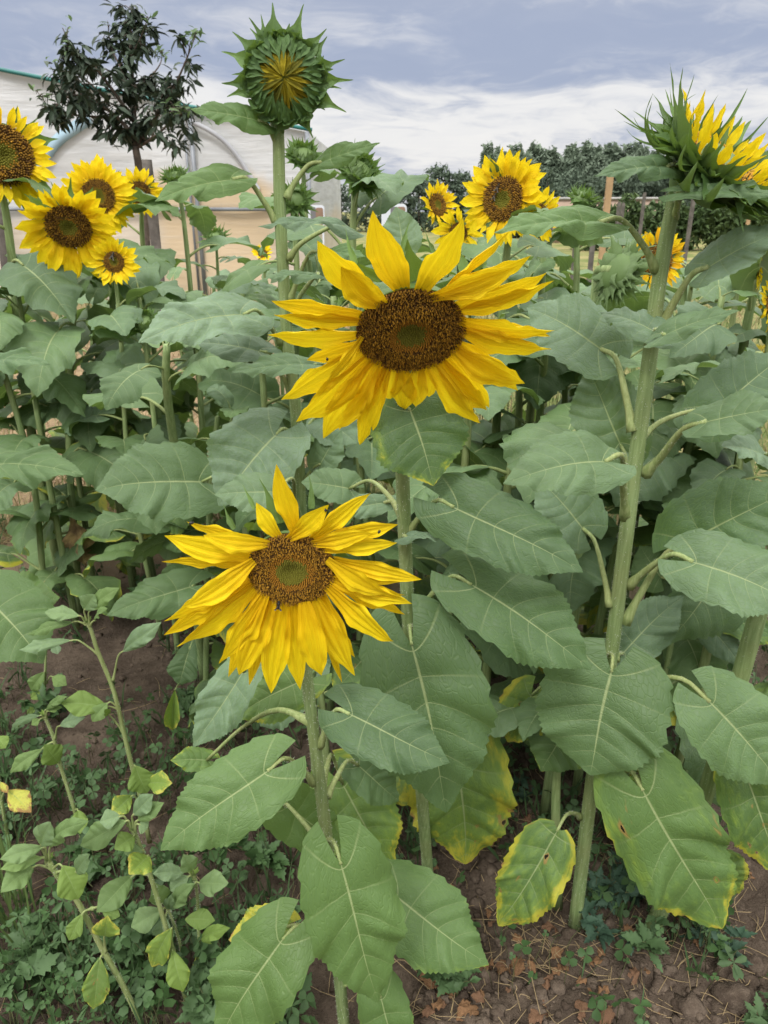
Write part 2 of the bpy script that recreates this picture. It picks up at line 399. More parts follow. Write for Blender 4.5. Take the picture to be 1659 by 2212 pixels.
def disc_mesh(mb, c, Fm, Rd, N, bounds=(.33, .5, .72), dome=.12, stig=.8, seed=0):
    rg = np.random.default_rng(seed)
    g, o_, d_ = bounds
    # receptacle dome under the florets
    nr, na = 8, 28; V = []; F = []
    hz = lambda q: dome * Rd * (1 - q ** 2.2) - .16 * Rd * math.exp(-(q / .28) ** 2)
    for i in range(nr + 1):
        q = i / nr
        for j in range(na):
            t = 2 * math.pi * j / na; V.append((Rd * q * math.cos(t), Rd * q * math.sin(t), hz(q) - .004))
    for i in range(nr):
        for j in range(na): F.append((i * na + j, (i + 1) * na + j, (i + 1) * na + (j + 1) % na, i * na + (j + 1) % na))
    mb.add(c + np.array(V) @ Fm, F, [1 if F_[0] // na / nr > g else 4 for F_ in F])
    sp = Rd * 1.75 / math.sqrt(N)
    VV, FF, MM = [], [], []
    for i in range(N):
        q = math.sqrt((i + .5) / N); t = i * 2.399963
        x, y = Rd * q * math.cos(t), Rd * q * math.sin(t); z = hz(q) - .003
        jit = rg.random()
        if q < g * (.9 + .2 * jit): m, h, w = 4, sp * 1.5, sp * .40
        elif q < o_ * (.92 + .16 * jit): m, h, w = 2, sp * 1.3, sp * .46
        elif q < d_ * (.9 + .2 * jit): m, h, w = (1 if rg.random() < .62 else 0), sp * (1.6 + .8 * jit), sp * .46
        else: m, h, w = (0 if rg.random() < .72 else 1), sp * (1.3 + .9 * jit), sp * .48
        lean = .25 * (q - .3) if q > g else -.5 * q
        lx, ly = math.cos(t) * lean * h * 1.2 + rg.normal() * .12 * h, math.sin(t) * lean * h * 1.2 + rg.normal() * .12 * h
        k = len(VV)
        for a_ in range(4):
            tt = t + a_ * math.pi / 2; VV.append((x + w * .8 * math.cos(tt), y + w * .8 * math.sin(tt), z))
        for a_ in range(4):
            tt = t + a_ * math.pi / 2; VV.append((x + lx * .6 + w * math.cos(tt), y + ly * .6 + w * math.sin(tt), z + h * .6))
        VV.append((x + lx, y + ly, z + h * (1. if m in (2, 4) else .8)))
        for a_ in range(4):
            b_ = (a_ + 1) % 4
            FF += [(k + a_, k + b_, k + 4 + b_, k + 4 + a_), (k + 4 + a_, k + 4 + b_, k + 8)]; MM += [m, m]
        if q > o_ * .97 and rg.random() < (stig if q < d_ * 1.08 else stig * .55):      # forked stigma
            for sgn in (-1, 1):
                k = len(VV); aa = t + rg.normal() * .9 + (0 if sgn > 0 else math.pi)
                dx, dy = math.cos(aa) * sp * .62, math.sin(aa) * sp * .62; px_, py_ = -dy * .26, dx * .26
                zz = z + h * .8
                VV += [(x + lx - px_, y + ly - py_, zz), (x + lx + px_, y + ly + py_, zz), (x + lx + dx * .7 + px_, y + ly + dy * .7 + py_, zz + sp * .85), (x + lx + dx * .7 - px_, y + ly + dy * .7 - py_, zz + sp * .85), (x + lx + dx * 1.35, y + ly + dy * 1.35, zz + sp * .55)]
                FF += [(k, k + 1, k + 2, k + 3), (k + 3, k + 2, k + 4)]; MM += [3 if q < d_ * 1.05 or rg.random() < .75 else 2] * 2
    mb.add(c + np.array(VV) @ Fm, FF, MM)

def receptacle_mesh(mb, c, Fm, Rr, depth, mi=0):
    nr, na = 7, 22; V = []; F = []
    for i in range(nr + 1):
        ph = math.pi / 2 * i / nr
        for j in range(na):
            t = 2 * math.pi * j / na; V.append((Rr * math.cos(ph) ** .8 * math.cos(t), Rr * math.cos(ph) ** .8 * math.sin(t), -depth * math.sin(ph) - .004))
    for i in range(nr):
        for j in range(na): F.append((i * na + j, (i + 1) * na + j, (i + 1) * na + (j + 1) % na, i * na + (j + 1) % na))
    mb.add(c + np.array(V) @ Fm, F, mi)

PETALS = []
for i in range(12):
    V, F, UV = blade_local(.24 + .09 * RNG.random(), 'petal', 12, 7, 0, .1, -.5 + 1.3 * RNG.random(), .25 + .3 * RNG.random(), 0, .03, 0, 0, seed=i * 7 + 1, ridge=.012, twist=RNG.normal() * .45)
    me = make_mesh('petal', V, F, UV); me.materials.append(M['petal']); PETALS.append(me)
BRACTS = []
for i in range(10):
    V, F, UV = blade_local(.40, 'spike' if i % 2 else 'bract', 12, 5, 0, .1, -.7 + .9 * RNG.normal(), .5, 0, .03, 0, 0, seed=i * 5 + 3)
    me = make_mesh('bract', V, F, UV); me.materials.append(M['bract']); BRACTS.append(me)

def place(me, name, base, tip, n, parent, off, wscale=1., color=None):
    L, Fm = frame(base, tip, n)
    o = bpy.data.objects.new(name, me); COL.objects.link(o); o.parent = parent
    Mx = Matrix(((Fm[0][0] * L, Fm[1][0] * L * wscale, Fm[2][0] * L, 0), (Fm[0][1] * L, Fm[1][1] * L * wscale, Fm[2][1] * L, 0), (Fm[0][2] * L, Fm[1][2] * L * wscale, Fm[2][2] * L, 0), (0, 0, 0, 1)))
    b = np.asarray(base) - off
    o.matrix_local = Matrix.Translation(Vector([float(q) for q in b])) @ Mx
    if color: o.color = color
    return o

def auto_head(root, c, n, Rd, Ro, kind='flower', npet=24, N=480, nbr=12, up=.12, tint=0., droop=0.):
    """a flower head from its numbers: flower, opening, bud"""
    off = org(root); Fm = head_frame(n, (0, .1, 1) if abs(n[2]) < .9 else (0, 1, 0)); c = np.asarray(c, float)
    mb = MB()
    if kind == 'flower':
        disc_mesh(mb, c, Fm, Rd, N, bounds=(.38, .45, .50), stig=.12, seed=int(RNG.integers(1e6)))
    elif kind == 'bud':
        V, F = ball((0, 0, 0), Rd, Rd, Rd * .62, 14, 8); V = V[:, [0, 1, 2]]; mb.add(c + (V - [0, 0, Rd * .1]) @ Fm, F, 5)
    else:
        disc_mesh(mb, c, Fm, Rd * .8, N, bounds=(.5, .7, .9), seed=int(RNG.integers(1e6)))
    hd = mb.build('flower_head', DISC + [M['bract']], root, off)
    hd.color = (0, .3, 0, 0)
    mb = MB(); receptacle_mesh(mb, c, Fm, Rd * 1.05, Rd * .55)
    rc = mb.build('receptacle', M['bract'], hd, off); rc.color = (0, .2, 0, 0)
    if kind != 'bud':
        npet = int(npet * 1.35)
        for i in range(npet):
            t = 2 * math.pi * (i + RNG.random() * .7) / npet
            L = (Ro - Rd * .85) * (.78 + .35 * RNG.random())
            dv = np.array([math.cos(t), math.sin(t), 0])
            el = (up + RNG.normal() * .18) if kind == 'flower' else (1.15 + RNG.normal() * .2)
            b = c + (dv * Rd * .93 + np.array([0, 0, -.002 - .003 * (i % 2)])) @ Fm
            tp = b + (dv * math.cos(el) * L + np.array([0, 0, math.sin(el) * L])) @ Fm + np.array([0, 0, -droop * L * RNG.random()])
            o = place(random.choice(PETALS), 'petal', b, tp, (np.array([0, 0, 1.]) * math.cos(el) - dv * math.sin(el)) @ Fm, hd, off, (1. + .6 * RNG.random()) if kind == 'flower' else .7 + .3 * RNG.random())
            o.color = (tint * RNG.random() * 1.4, 0, 0, 1)
    rows = ((1.0, .2, 1.1), (.9, .75, .95), (.6, 1.35, .6), (.95, 1.9, .8)) if kind == 'bud' else (((1.0, .1, 1.), (.95, -.5, .8), (.6, .02, 1.1), (.3, .03, 1.0)) if kind == 'opening' else ((1.0, .1, 1.),))
    for (rr, el0, ls) in rows:
        for i in range(nbr):
            t = 2 * math.pi * (i + RNG.random() * .6 + .3 * rr) / nbr
            el = el0 + RNG.normal() * .25 - (.3 if kind == 'flower' else 0) + (.5 if kind == 'opening' else 0)
            L = Rd * ls * (.75 + .5 * RNG.random()) * (1.2 if kind == 'opening' else 1.)
            dv = np.array([math.cos(t), math.sin(t), 0])
            b = c + (dv * Rd * rr + np.array([0, 0, -Rd * .12 + (.25 * Rd if el0 > .5 else 0) + (.2 * Rd if el0 > 1 else 0) - (.36 * Rd if el0 == .02 else .44 * Rd if el0 == .03 else 0)])) @ Fm
            tp = b + (dv * math.cos(el) * L + np.array([0, 0, math.sin(el) * L])) @ Fm
            o = place(random.choice(BRACTS), 'bract', b, tp, (np.array([0, 0, 1.]) * math.cos(el) - dv * math.sin(el)) @ Fm, hd, off, (.9 + .5 * RNG.random()) * (1.8 if el0 in (.02, .03) else 1.))
            o.color = (0, .15 + .5 * RNG.random(), 0, 0)
    return hd, Fm
#--SCENE--
# ================================================================== THE FOUR NEAR SUNFLOWERS
UP = np.array([0, 0, 1.])
def hint(p, k):
    return unit(k * unit(CAM - p) + (1 - k) * UP)

class Plant:
    def __init__(s, pts, r, label, group=None, name='sunflower', hairs=500, hl=.0021, ridge=.05, mat='stem', n=40):
        """pts: (px, py, Y) from the top down to the ground; r: radius top, radius bottom"""
        s.P = [PY(*q) for q in pts]; s.py = [q[1] for q in pts]; s.Y = [q[2] for q in pts]
        base = s.P[-1]
        s.root = thing(name, base, label, 'sunflower', group); s.off = base
        mb = MB(); V, F, U = tube(s.P, r[0], r[1], n, 12, ridge=ridge); mb.add(V, F, 0, U)
        if hairs: add_hairs(mb, s.P, r[0], r[1], hairs, hl, 1)
        s.stem = mb.build('stem', [M[mat], M['hair']], s.root, base)
        s.r = r
    def at(s, py):
        o = np.argsort(s.py); return float(np.interp(py, np.array(s.py)[o], np.array(s.Y)[o]))
    def leaf(s, b, t, w, k=.75, bend=.5, fold=.2, att=None, col=(0, .15, .12, 0), shape='heartp', label=None, mat='leaf', pet=(.0045, .003), sag=.22, lobe=.28, hairs=60, nn=None, **kw):
        bp, tp = PY(*b), PY(*t)
        width = w * (.91 if shape.startswith('heart') else 1.) * mpp((b[1] + t[1]) / 2, (b[2] + t[2]) / 2)
        n = hint(bp, k) if nn is None else np.asarray(nn, float)
        a = dict(edge=.07, wav=.04, quilt=.019, serr=.016, nu=60, nv=21); a.update(kw)
        o = blade('leaf', bp, tp, n, width, M[mat], s.root, s.off, col, label, shape=shape, bend=bend, fold=fold, lobe=lobe, **a)
        if att is not None:
            ap = PY(att[0], att[1], s.at(att[1]))
            petiole(o, ap, bp, tp - bp, s.off, pet[0], pet[1], sag, hairs)
        return o

def near_head(pl, c, n, Rd, N, bounds, conv, petals, bracts, dome=.12):
    off = pl.off; Fm = head_frame(n)
    mb = MB(); disc_mesh(mb, c, Fm, Rd, N, bounds, dome, seed=5)
    hd = mb.build('flower_head', DISC, pl.root, off)
    mb = MB(); receptacle_mesh(mb, c, Fm, Rd * 1.02, Rd * .5)
    mb.build('receptacle', M['bract'], hd, off).color = (0, .3, 0, 0)
    nz = Fm[2]
    def on_plane(px, py, h):
        d = ray(px, py); t = ((c + nz * h - CAM).dot(nz)) / d.dot(nz); return CAM + d * t
    for (bx, by, tx, ty, w, ly, bend) in petals:
        b = on_plane(*conv(bx, by), -.002 + ly * .0012); b = b - c
        bl = b - nz * b.dot(nz); rr = np.linalg.norm(bl)
        bl = bl / rr * Rd * .90
        b = c + bl + nz * (-.004 + ly * .002)
        tp = on_plane(*conv(tx, ty), ly * .006 + (-.012 if bend > .3 else 0))
        out = unit(bl)
        wid = w * conv.s * mpp(conv(tx, ty)[1], c[1]) * 1.08
        V, F, UV = blade_local(wid / np.linalg.norm(tp - b), 'petal', 26, 17, 0, .1, bend + RNG.normal() * .12, .22 + .2 * RNG.random(), 0, .02, 0, 0, seed=int(RNG.integers(1e9)), ridge=.017, twist=RNG.normal() * .35, curl=.16 * RNG.normal())
        L, F3 = frame(b, tp, nz)
        o = link('petal', make_mesh('petal', b + (V * L) @ F3 - off, F, UV), M['petal'], hd)
        o.color = (.12 if ly < 0 else 0, 0, 0, 1)
    for (bx, by, tx, ty, w, h, bend) in bracts:
        b = on_plane(*conv(bx, by), -.022); tp = on_plane(*conv(tx, ty), h - .012)
        blade('bract', b, tp, nz, w * conv.s * mpp(conv(bx, by)[1], c[1]), M['bract'], hd, off, (0, .75, 0, 0), shape='bract', bend=bend, fold=.5, quilt=0, serr=0, nu=18, nv=7, wav=.02, lobe=0, fwd=.1, edge=0)
    return hd, Fm

class Conv:
    def __init__(s, ox, oy, sc): s.ox, s.oy, s.s = ox, oy, sc
    def __call__(s, x, y): return s.ox + x * s.s, s.oy + y * s.s

# ---- A: nearest flower
A = Plant([(636, 1262, .80), (648, 1340, .845), (660, 1440, .87), (682, 1620, .88), (704, 1800, .885), (722, 1990, .91), (745, 2235, .935)], (.0068, .0108),
          'nearest sunflower, lowest open bloom with a small fly on its disc', hairs=1400)
cA = PY(630, 1234, .772)
PET_A = [
 (850,470,735,30,125,-1,.1),(760,500,600,265,95,0,.7),(800,480,1045,280,120,2,.2),(940,470,1290,205,100,0,.3),(960,490,1455,385,115,-1,.1),
 (950,490,1300,450,110,2,.3),(1010,520,1450,490,110,1,.1),(1060,590,1390,800,135,3,.5),(1080,600,1600,705,105,-1,.2),(1080,650,1515,740,85,-2,.1),
 (1075,690,1495,820,105,0,.2),(1070,720,1535,880,115,1,.2),(1055,745,1500,930,115,-1,.1),(1045,770,1435,1090,135,2,.1),(970,840,1200,1300,140,1,.1),
 (1010,810,1190,1190,90,-1,.1),(1000,820,1100,1345,60,-2,0),(900,860,1010,1300,170,3,.15),(840,870,860,1385,125,1,.1),(770,860,695,1405,155,2,.0),
 (690,840,515,1300,160,1,.2),(640,820,395,1225,160,2,.1),(680,850,545,1350,100,-1,.1),(620,800,425,1300,110,-1,.1),(580,770,140,1125,165,1,.1),
 (560,730,40,1045,130,-1,.1),(555,690,45,970,150,1,.1),(570,600,170,880,135,3,.3),(560,640,42,628,75,-1,-.2),(590,590,55,465,145,0,.1),(690,510,290,460,135,2,.3),(640,520,190,375,95,-1,.1)]
BR_A = [(640,430,690,250,110,-.02,.2),(740,390,630,110,80,-.03,.1),(600,300,530,140,30,-.03,.1),(940,300,925,80,40,-.035,.1),(480,420,400,270,40,-.03,.1),(760,380,710,240,60,-.02,.1),
        (1120,370,1220,310,70,-.03,.2),(1090,560,1180,590,60,-.02,0),(590,380,560,440,90,-.02,0),(570,800,540,840,60,-.004,0),(420,1000,380,1010,30,-.03,0)]
hA, FA = near_head(A, cA, (.05, -.98, -.17), 262 * .3611 * mpp(1234, .772), 1500, (.36, .53, .80), Conv(334.1, 990.7, .3611), PET_A, BR_A, .14)
A.leaf((583,1662,.80),(347,1838,.74),190,.80,.35,.12,(678,1690),(0,.28,.04,0))
A.leaf((735,1862,.80),(822,2165,.745),222,.84,.3,.14,(706,1815),(.0,.42,.02,0), label='broad leaf hanging straight down in front of the stem')
A.leaf((613,2025,.84),(468,2250,.78),200,.80,.4,.10,(726,2090),(.10,.62,.0,0))
A.leaf((618,2002,.90),(494,2034,.88),120,.55,.6,.2,(724,2080),(.55,.9,0,0), label='yellowing lower leaf')
A.leaf((848,1930,.97),(1054,2087,.90),190,.85,.35,.1,(716,1960),(.10,.34,.02,0))
A.leaf((822,2150,.90),(862,2330,.86),130,.8,.4,.1,(738,2125),(.1,.5,0,0))
A.leaf((612,1738,.96),(738,1825,1.0),140,.75,.3,.1,(697,1838),(.05,.65,.0,0))
A.leaf((750,1540,.84),(972,1648,.79),170,.80,.45,.15,(690,1610),(0,.12,.12,0))
A.leaf((528,1446,.95),(421,1618,.90),118,.6,.2,.3,(656,1430),(.05,.25,.30,0))
A.leaf((665,1465,1.05),(500,1550,1.02),130,.7,.3,.2,(668,1500),(.25,.7,.0,0))
A.leaf((452,1642,1.08),(368,1642,1.06),60,.7,.2,.3,(672,1560),(.25,.7,0,0))
A.leaf((770,1650,.98),(862,1732,.98),105,.75,.5,.1,(706,1720),(0,.05,.15,0))
A.leaf((738,1690,1.12),(848,1884,1.08),185,.8,.3,.1,(694,1700),(.36,.75,0,0))

# ---- B: largest flower
B = Plant([(878, 760, .955), (872, 850, 1.0), (868, 960, 1.02), (874, 1150, 1.045), (885, 1380, 1.08), (905, 1640, 1.13), (930, 1955, 1.225)], (.0085, .0118),
          'largest open sunflower in the middle with a broad nodding head', hairs=1200)
cB = PY(888, 720, .905)
PET_B = [
 (760,500,578,40,195,-1,-.1),(850,500,1082,82,175,0,-.1),(640,560,405,358,180,2,.5),(600,590,284,210,190,0,-.3),(550,630,25,550,125,-1,.1),
 (530,660,40,618,135,1,.2),(505,730,5,740,150,0,.1),(500,790,218,868,110,-1,.2),(510,830,70,1088,180,1,.1),(500,740,330,1010,60,4,.2),
 (540,870,165,1218,195,1,.1),(570,890,330,1315,195,2,.1),(620,920,415,1262,130,0,.1),(650,930,505,1340,115,1,.1),(700,940,690,1090,130,0,.3),
 (745,950,770,1150,140,1,.4),(850,950,825,1132,140,1,.3),(890,940,905,1080,110,0,.3),(930,920,1190,1224,160,2,.2),(980,890,1215,1157,150,1,.3),
 (1030,860,1232,1140,130,0,.4),(1070,810,1427,1010,190,2,.3),(1070,780,1395,1045,180,1,.2),(1095,700,1575,818,175,1,.2),(1100,640,1605,710,150,2,.2),
 (1105,690,1580,735,95,-1,.1),(1080,600,1600,440,140,1,.2),(1050,570,1560,390,140,0,.0),(980,530,1466,290,150,0,-.2),(920,510,1395,345,150,2,.2),(1000,480,1362,165,65,-2,-.3)]
BR_B = [(830,430,770,205,230,-.02,.1),(640,410,410,298,70,-.03,.2),(500,340,430,140,35,-.05,.2),(750,300,790,85,40,-.05,.1),(940,270,870,140,40,-.05,.1),(1000,320,1110,255,40,-.04,.1),(1100,390,1070,240,60,-.04,.1),
        (1150,380,1290,200,50,-.04,.1),(1200,370,1215,250,40,-.04,.1),(330,560,205,490,30,-.04,.1),(420,560,395,520,60,-.02,.1),(480,790,450,800,60,-.01,0),(1020,380,1010,400,70,-.02,0),(1300,620,1350,600,60,-.03,0)]
hB, FB = near_head(B, cB, (.06, -.80, -.58), 305 * .3889 * mpp(720, .905), 1900, (.27, .42, .64), Conv(576., 437.8, .3889), PET_B, BR_B, .15)
B.leaf((888,1388,1.0),(975,1752,.92),290,.82,.45,.22,(885,1355),(.0,.10,.10,0), lobe=.26)
B.leaf((975,1093,.98),(1258,1241,.90),185,.72,.3,.2,(882,1150),(0,.12,.12,0))
B.leaf((1014,1260,1.0),(1283,1439,.92),205,.75,.35,.2,(892,1335),(0,.08,.06,0), label='broad leaf held out to the right on a curved stalk')
B.leaf((985,1605,1.22),(1006,1866,1.18),240,.85,.3,.1,(912,1700),(.44,.62,0,.55), shape='heart', label='lower leaf with yellow eaten margins')
B.leaf((884,880,1.00),(940,1048,.96),222,.80,.3,.15,(868,960),(.18,.12,.0,0), sag=.1, label='leaf hanging under the bloom')
B.leaf((875,1160,1.02),(968,1164,.96),40,.25,.4,.2,(878,1190),(0,.1,.35,0))
B.leaf((872,546,1.12),(855,446,1.14),100,.95,-.2,.1,(878,770),(0,.4,.45,0), lobe=.1)
B.leaf((760,1056,1.22),(650,1045,1.2),100,.6,.5,.2,(872,1120),(0,.1,.3,0))
B.leaf((835,1085,1.08),(722,1110,1.06),60,.6,.3,.2,(870,1120),(0,.1,.3,0))

# ---- C: tallest right-hand plant, head half open
C = Plant([(1470, 395, 1.13), (1455, 440, 1.135), (1425, 600, 1.14), (1400, 800, 1.14), (1366, 1050, 1.145), (1322, 1400, 1.15), (1283, 1660, 1.155), (1240, 2012, 1.168)], (.0098, .0145),
          'tall sunflower on the right with a half open spiky green head', hairs=2200, hl=.0026)
cC = PY(1552, 348, 1.12)
hC, FC = auto_head(C.root, cC, (.42, -.40, .81), .066, .112, 'opening', 22, 300, 26)
for i in range(30):                                  # second row of long pointed bracts
    t = 2 * math.pi * (i + RNG.random() * .6) / 30; el = .62 + RNG.normal() * .40
    dv = np.array([math.cos(t), math.sin(t), 0]); L = .062 + .045 * RNG.random()
    b = cC + (dv * .058 + np.array([0, 0, -.018])) @ FC
    tp = b + (dv * math.cos(el) * L + np.array([0, 0, math.sin(el) * L])) @ FC
    o = place(random.choice(BRACTS), 'bract', b, tp, (np.array([0, 0, 1.]) * math.cos(el) - dv * math.sin(el)) @ FC, hC, C.off, .42 + .25 * RNG.random()); o.color = (0, .1 + .4 * RNG.random(), 0, 0)
mb = MB(); V, F = ball(cC + np.array([0, 0, -.018]) @ FC, .064, .064, .034, 16, 9, FC.T); mb.add(V, F)
V, F, U = tube([C.P[0] + (0, 0, -.02), C.P[0] + (.004, 0, .01), cC + np.array([0, 0, -.03]) @ FC], .0125, .026, 8, 12); mb.add(V, F)
mb.build('receptacle', M['bract'], hC, C.off).color = (0, .05, 0, 0)
C.leaf((1322,1447,1.06),(1268,1672,1.0),308,.80,.35,.10,(1312,1418),(.0,.08,.16,0), lobe=.26, shape='heart', label='round leaf hanging in front of the stem')
C.leaf((1300,480,1.09),(1066,502,1.02),100,.45,.3,.35,(1417,583),(0,.25,.1,0), pet=(.005,.0035))
C.leaf((1445,362,1.08),(1282,378,1.02),78,.55,.4,.25,(1475,405),(0,.2,.2,0))
C.leaf((1480,415,1.05),(1700,420,1.0),70,.4,.2,.3,(1455,470),(0,.1,.1,0), sag=.1)
C.leaf((1430,726,1.04),(1597,668,1.0),70,.45,.3,.35,(1410,745),(0,.1,.25,0))
C.leaf((1424,722,1.1),(1300,672,1.2),85,.5,.4,.2,(1410,750),(0,.1,.4,0))
C.leaf((1525,580,1.10),(1700,495,1.06),105,.65,.5,.3,(1428,705),(0,.12,.45,0), pet=(.006,.004))
C.leaf((1520,912,1.04),(1715,885,.98),120,.5,.4,.3,(1394,1022),(0,.08,.3,0), pet=(.0065,.0045), sag=.05)
C.leaf((1536,893,1.2),(1700,770,1.24),170,.9,.4,.1,(1380,950),(0,.04,.15,0))
C.leaf((1312,996,1.02),(1084,1038,.96),165,.60,.5,.2,(1352,1118),(0,.1,.40,0), pet=(.006,.004))
C.leaf((1343,966,1.22),(1262,790,1.28),165,.9,.5,.2,(1350,1130),(0,.05,.35,0), quilt=.035)
C.leaf((1303,757,1.22),(1140,662,1.3),170,.70,.5,.2,(1368,932),(0,.08,.45,0), pet=(.006,.004))
C.leaf((1474,1179,1.14),(1715,1045,1.08),205,.85,.3,.15,(1350,1345),(0,.0,.08,0), pet=(.0065,.0045))
C.leaf((1492,1212,1.06),(1735,1312,.98),190,.60,.5,.2,(1358,1265),(0,.1,.35,0), pet=(.006,.004))
C.leaf((1262,1145,1.22),(1160,1030,1.26),160,.75,.4,.2,(1318,1310),(0,.08,.3,0), pet=(.005,.0035))
C.leaf((1387,1704,1.00),(1551,2010,.93),250,.85,.3,.08,(1287,1730),(.24,.34,.0,.5), pet=(.0055,.004), shape='heart', label='lower leaf with a yellow patch and margin')
C.leaf((1205,1792,1.06),(1082,2004,1.02),150,.82,.4,.1,(1252,1764),(.37,.45,.0,.45), lobe=.04, shape='heart', label='lower leaf edged with yellow')
C.leaf((1150,1498,1.26),(1100,1605,1.24),120,.7,.8,.3,(1305,1520),(.45,.75,.05,.3), label='curled yellowing leaf')
C.leaf((1232,1555,1.2),(1172,1668,1.18),150,.8,.4,.2,(1300,1540),(.1,.25,.1,0))
C.leaf((1342,1415,1.2),(1475,1285,1.25),125,.75,.5,.2,(1330,1425),(0,.15,.3,0))
C.leaf((1530,1513,1.0),(1700,1695,.94),205,.82,.3,.12,(1305,1500),(0,.10,.16,0), pet=(.0055,.004))
C.leaf((1385,1700,1.2),(1310,1745,1.2),70,.7,.4,.1,(1290,1640),(.4,.8,0,0))

# ---- E: tall closed bud on the left
E = Plant([(600, 262, 1.40), (602, 320, 1.40), (606, 480, 1.40), (622, 745, 1.41), (640, 900, 1.42), (655, 1200, 1.45), (685, 1700, 1.5), (690, 1765, 1.5)], (.0092, .0125),
          'tallest sunflower with a closed dark green bud against the sky', hairs=1500, hl=.0024)
cE = PY(614, 172, 1.375)
FE = head_frame((.06, -.99, .02)); rE = 80 * mpp(172, 1.375)
mb = MB(); V, F = ball((0, 0, 0), rE * 1.05, rE * 1.08, rE * .55, 20, 12); mb.add(cE + (V - [0, 0, rE * .4]) @ FE, F)
V, F, U = tube([E.P[0] - np.array([0, 0, .02]), E.P[0] + np.array([0, .01, .02]), cE + np.array([0, -.2 * rE, -rE * .75]) @ FE], .0095, rE * .45, 10, 12); mb.add(V, F)
hE = mb.build('flower_head', M['bract'], E.root, E.off); hE.color = (0, .02, 0, 0)
def e_blade(t, r0, z0, r1, z1, w, bend, col, mat, nm, dth=0., shape='bract'):
    b = cE + np.array([r0 * math.cos(t), r0 * math.sin(t), z0]) @ FE; t2 = t + dth
    tp = cE + np.array([r1 * math.cos(t2), r1 * math.sin(t2), z1]) @ FE
    nrm = np.array([.0, 0, 1.]) @ FE
    if mat == 'petal':
        return place(random.choice(PETALS), nm, b, tp, nrm, hE, E.off, w)
    return blade(nm, b, tp, nrm, w, M[mat], hE, E.off, col, shape=shape, bend=bend, fold=.45, quilt=0, serr=0, nu=20, nv=7, wav=.03, lobe=0, fwd=.1, edge=0)
for i in range(34):                                   # inner petals still folded over the centre
    t = 2 * math.pi * (i + RNG.random() * .8) / 34
    e_blade(t, rE * (.72 + .1 * RNG.random()), rE * .16, rE * .12 * RNG.random(), rE * (.30 + .1 * RNG.random()), .55, .5, None, 'petal', 'petal', RNG.normal() * .5).color = (.1 * RNG.random(), .55 + .45 * RNG.random(), 0, 1)
for i in range(30):                                   # inner green bracts lying over their bases
    t = 2 * math.pi * (i + RNG.random() * .6) / 30
    e_blade(t, rE * .98, rE * .06, rE * (.33 + .2 * RNG.random()), rE * (.30 + .06 * RNG.random()), rE * .34, .55, (0, .0 + .1 * RNG.random(), 0, 0), 'bract', 'bract', RNG.normal() * .2)
for i in range(26):                                   # middle row curling at the rim
    t = 2 * math.pi * (i + RNG.random() * .6) / 26
    e_blade(t, rE * .96, -.1 * rE, rE * (1.0 + .2 * RNG.random()), rE * (.28 + .15 * RNG.random()), rE * .42, -.9, (0, .1 + .2 * RNG.random(), .1, 0), 'bract', 'bract', RNG.normal() * .25)
SPK = [(-118,-78,150,90),(620,172)]
for (tx, ty, w, bend) in [(500,70,40,.5),(536,38,34,-.3),(565,30,26,.2),(587,5,46,.5),(650,33,36,-.5),(658,8,40,.2),(705,60,36,-.5),(707,78,34,-.4),(746,128,34,-.6),(764,170,40,.3),(738,192,30,.4),(748,245,44,.4),(703,238,30,.2),(676,300,34,.2),(662,278,34,.1),(478,110,40,.5),(500,160,24,.4),(478,180,40,.6),(590,300,36,.1),(633,275,50,.2),(540,60,30,.3),(600,45,34,.2),(625,50,40,-.3),(490,210,36,.5),(555,265,50,.3),(720,150,40,.3)]:
    tp = PY(tx, ty, 1.385); q = (tp - cE) @ FE.T; t = math.atan2(q[1], q[0])
    b = cE + np.array([rE * .92 * math.cos(t + RNG.normal() * .12), rE * .95 * math.sin(t), -.12 * rE]) @ FE
    blade('bract', b, tp, np.array([0, 0, 1.]) @ FE + .2 * RNG.normal(size=3), w * 1.0 * mpp(170, 1.385), M['bract'], hE, E.off, (0, .25 + .4 * RNG.random(), .1, 0), shape='spike', bend=bend * 1.1, fold=.6, quilt=0, serr=0, nu=22, nv=7, wav=.04, lobe=0, fwd=.1, edge=0)
E.leaf((562,262,1.38),(411,236,1.33),82,.5,.35,.2,(603,325),(0,.3,.0,0))
E.leaf((507,386,1.36),(333,434,1.28),90,.5,.3,.25,(598,482),(0,.3,.05,0), pet=(.005,.0035))
E.leaf((690,352,1.40),(822,312,1.38),60,.5,.3,.35,(618,428),(0,.35,.05,0), pet=(.005,.0035))
E.leaf((745,492,1.38),(560,493,1.26),60,.35,.5,.3,(622,560),(0,.1,.45,0))
E.leaf((692,545,1.36),(788,556,1.30),55,.45,.4,.3,(626,650),(0,.15,.1,0))
E.leaf((690,598,1.30),(563,603,1.20),48,.3,.3,.3,(632,690),(0,.4,.3,0))
E.leaf((530,678,1.32),(296,737,1.20),150,.5,.5,.2,(607,742),(0,.12,.5,0), quilt=.03)
E.leaf((566,760,1.38),(422,738,1.42),90,.45,.4,.2,(628,850),(0,.15,.55,0))
E.leaf((685,788,1.34),(497,803,1.27),75,.4,.4,.3,(640,850),(0,.2,.4,0))
E.leaf((440,1040,1.50),(206,1062,1.38),215,.62,.5,.2,(642,1075),(0,.16,.25,0))
E.leaf((600,935,1.38),(468,1090,1.30),215,.62,.6,.2,(640,945),(0,.1,.5,0), quilt=.035)
E.leaf((596,1062,1.2),(463,1072,1.18),100,.6,.4,.2,(652,1130),(0,.4,.45,0))
E.leaf((690,1005,1.4),(740,930,1.4),90,.6,.4,.2,(650,1060),(0,.1,.3,0))
E.leaf((700,900,1.45),(770,960,1.4),120,.6,.4,.2,(642,960),(0,.1,.35,0))

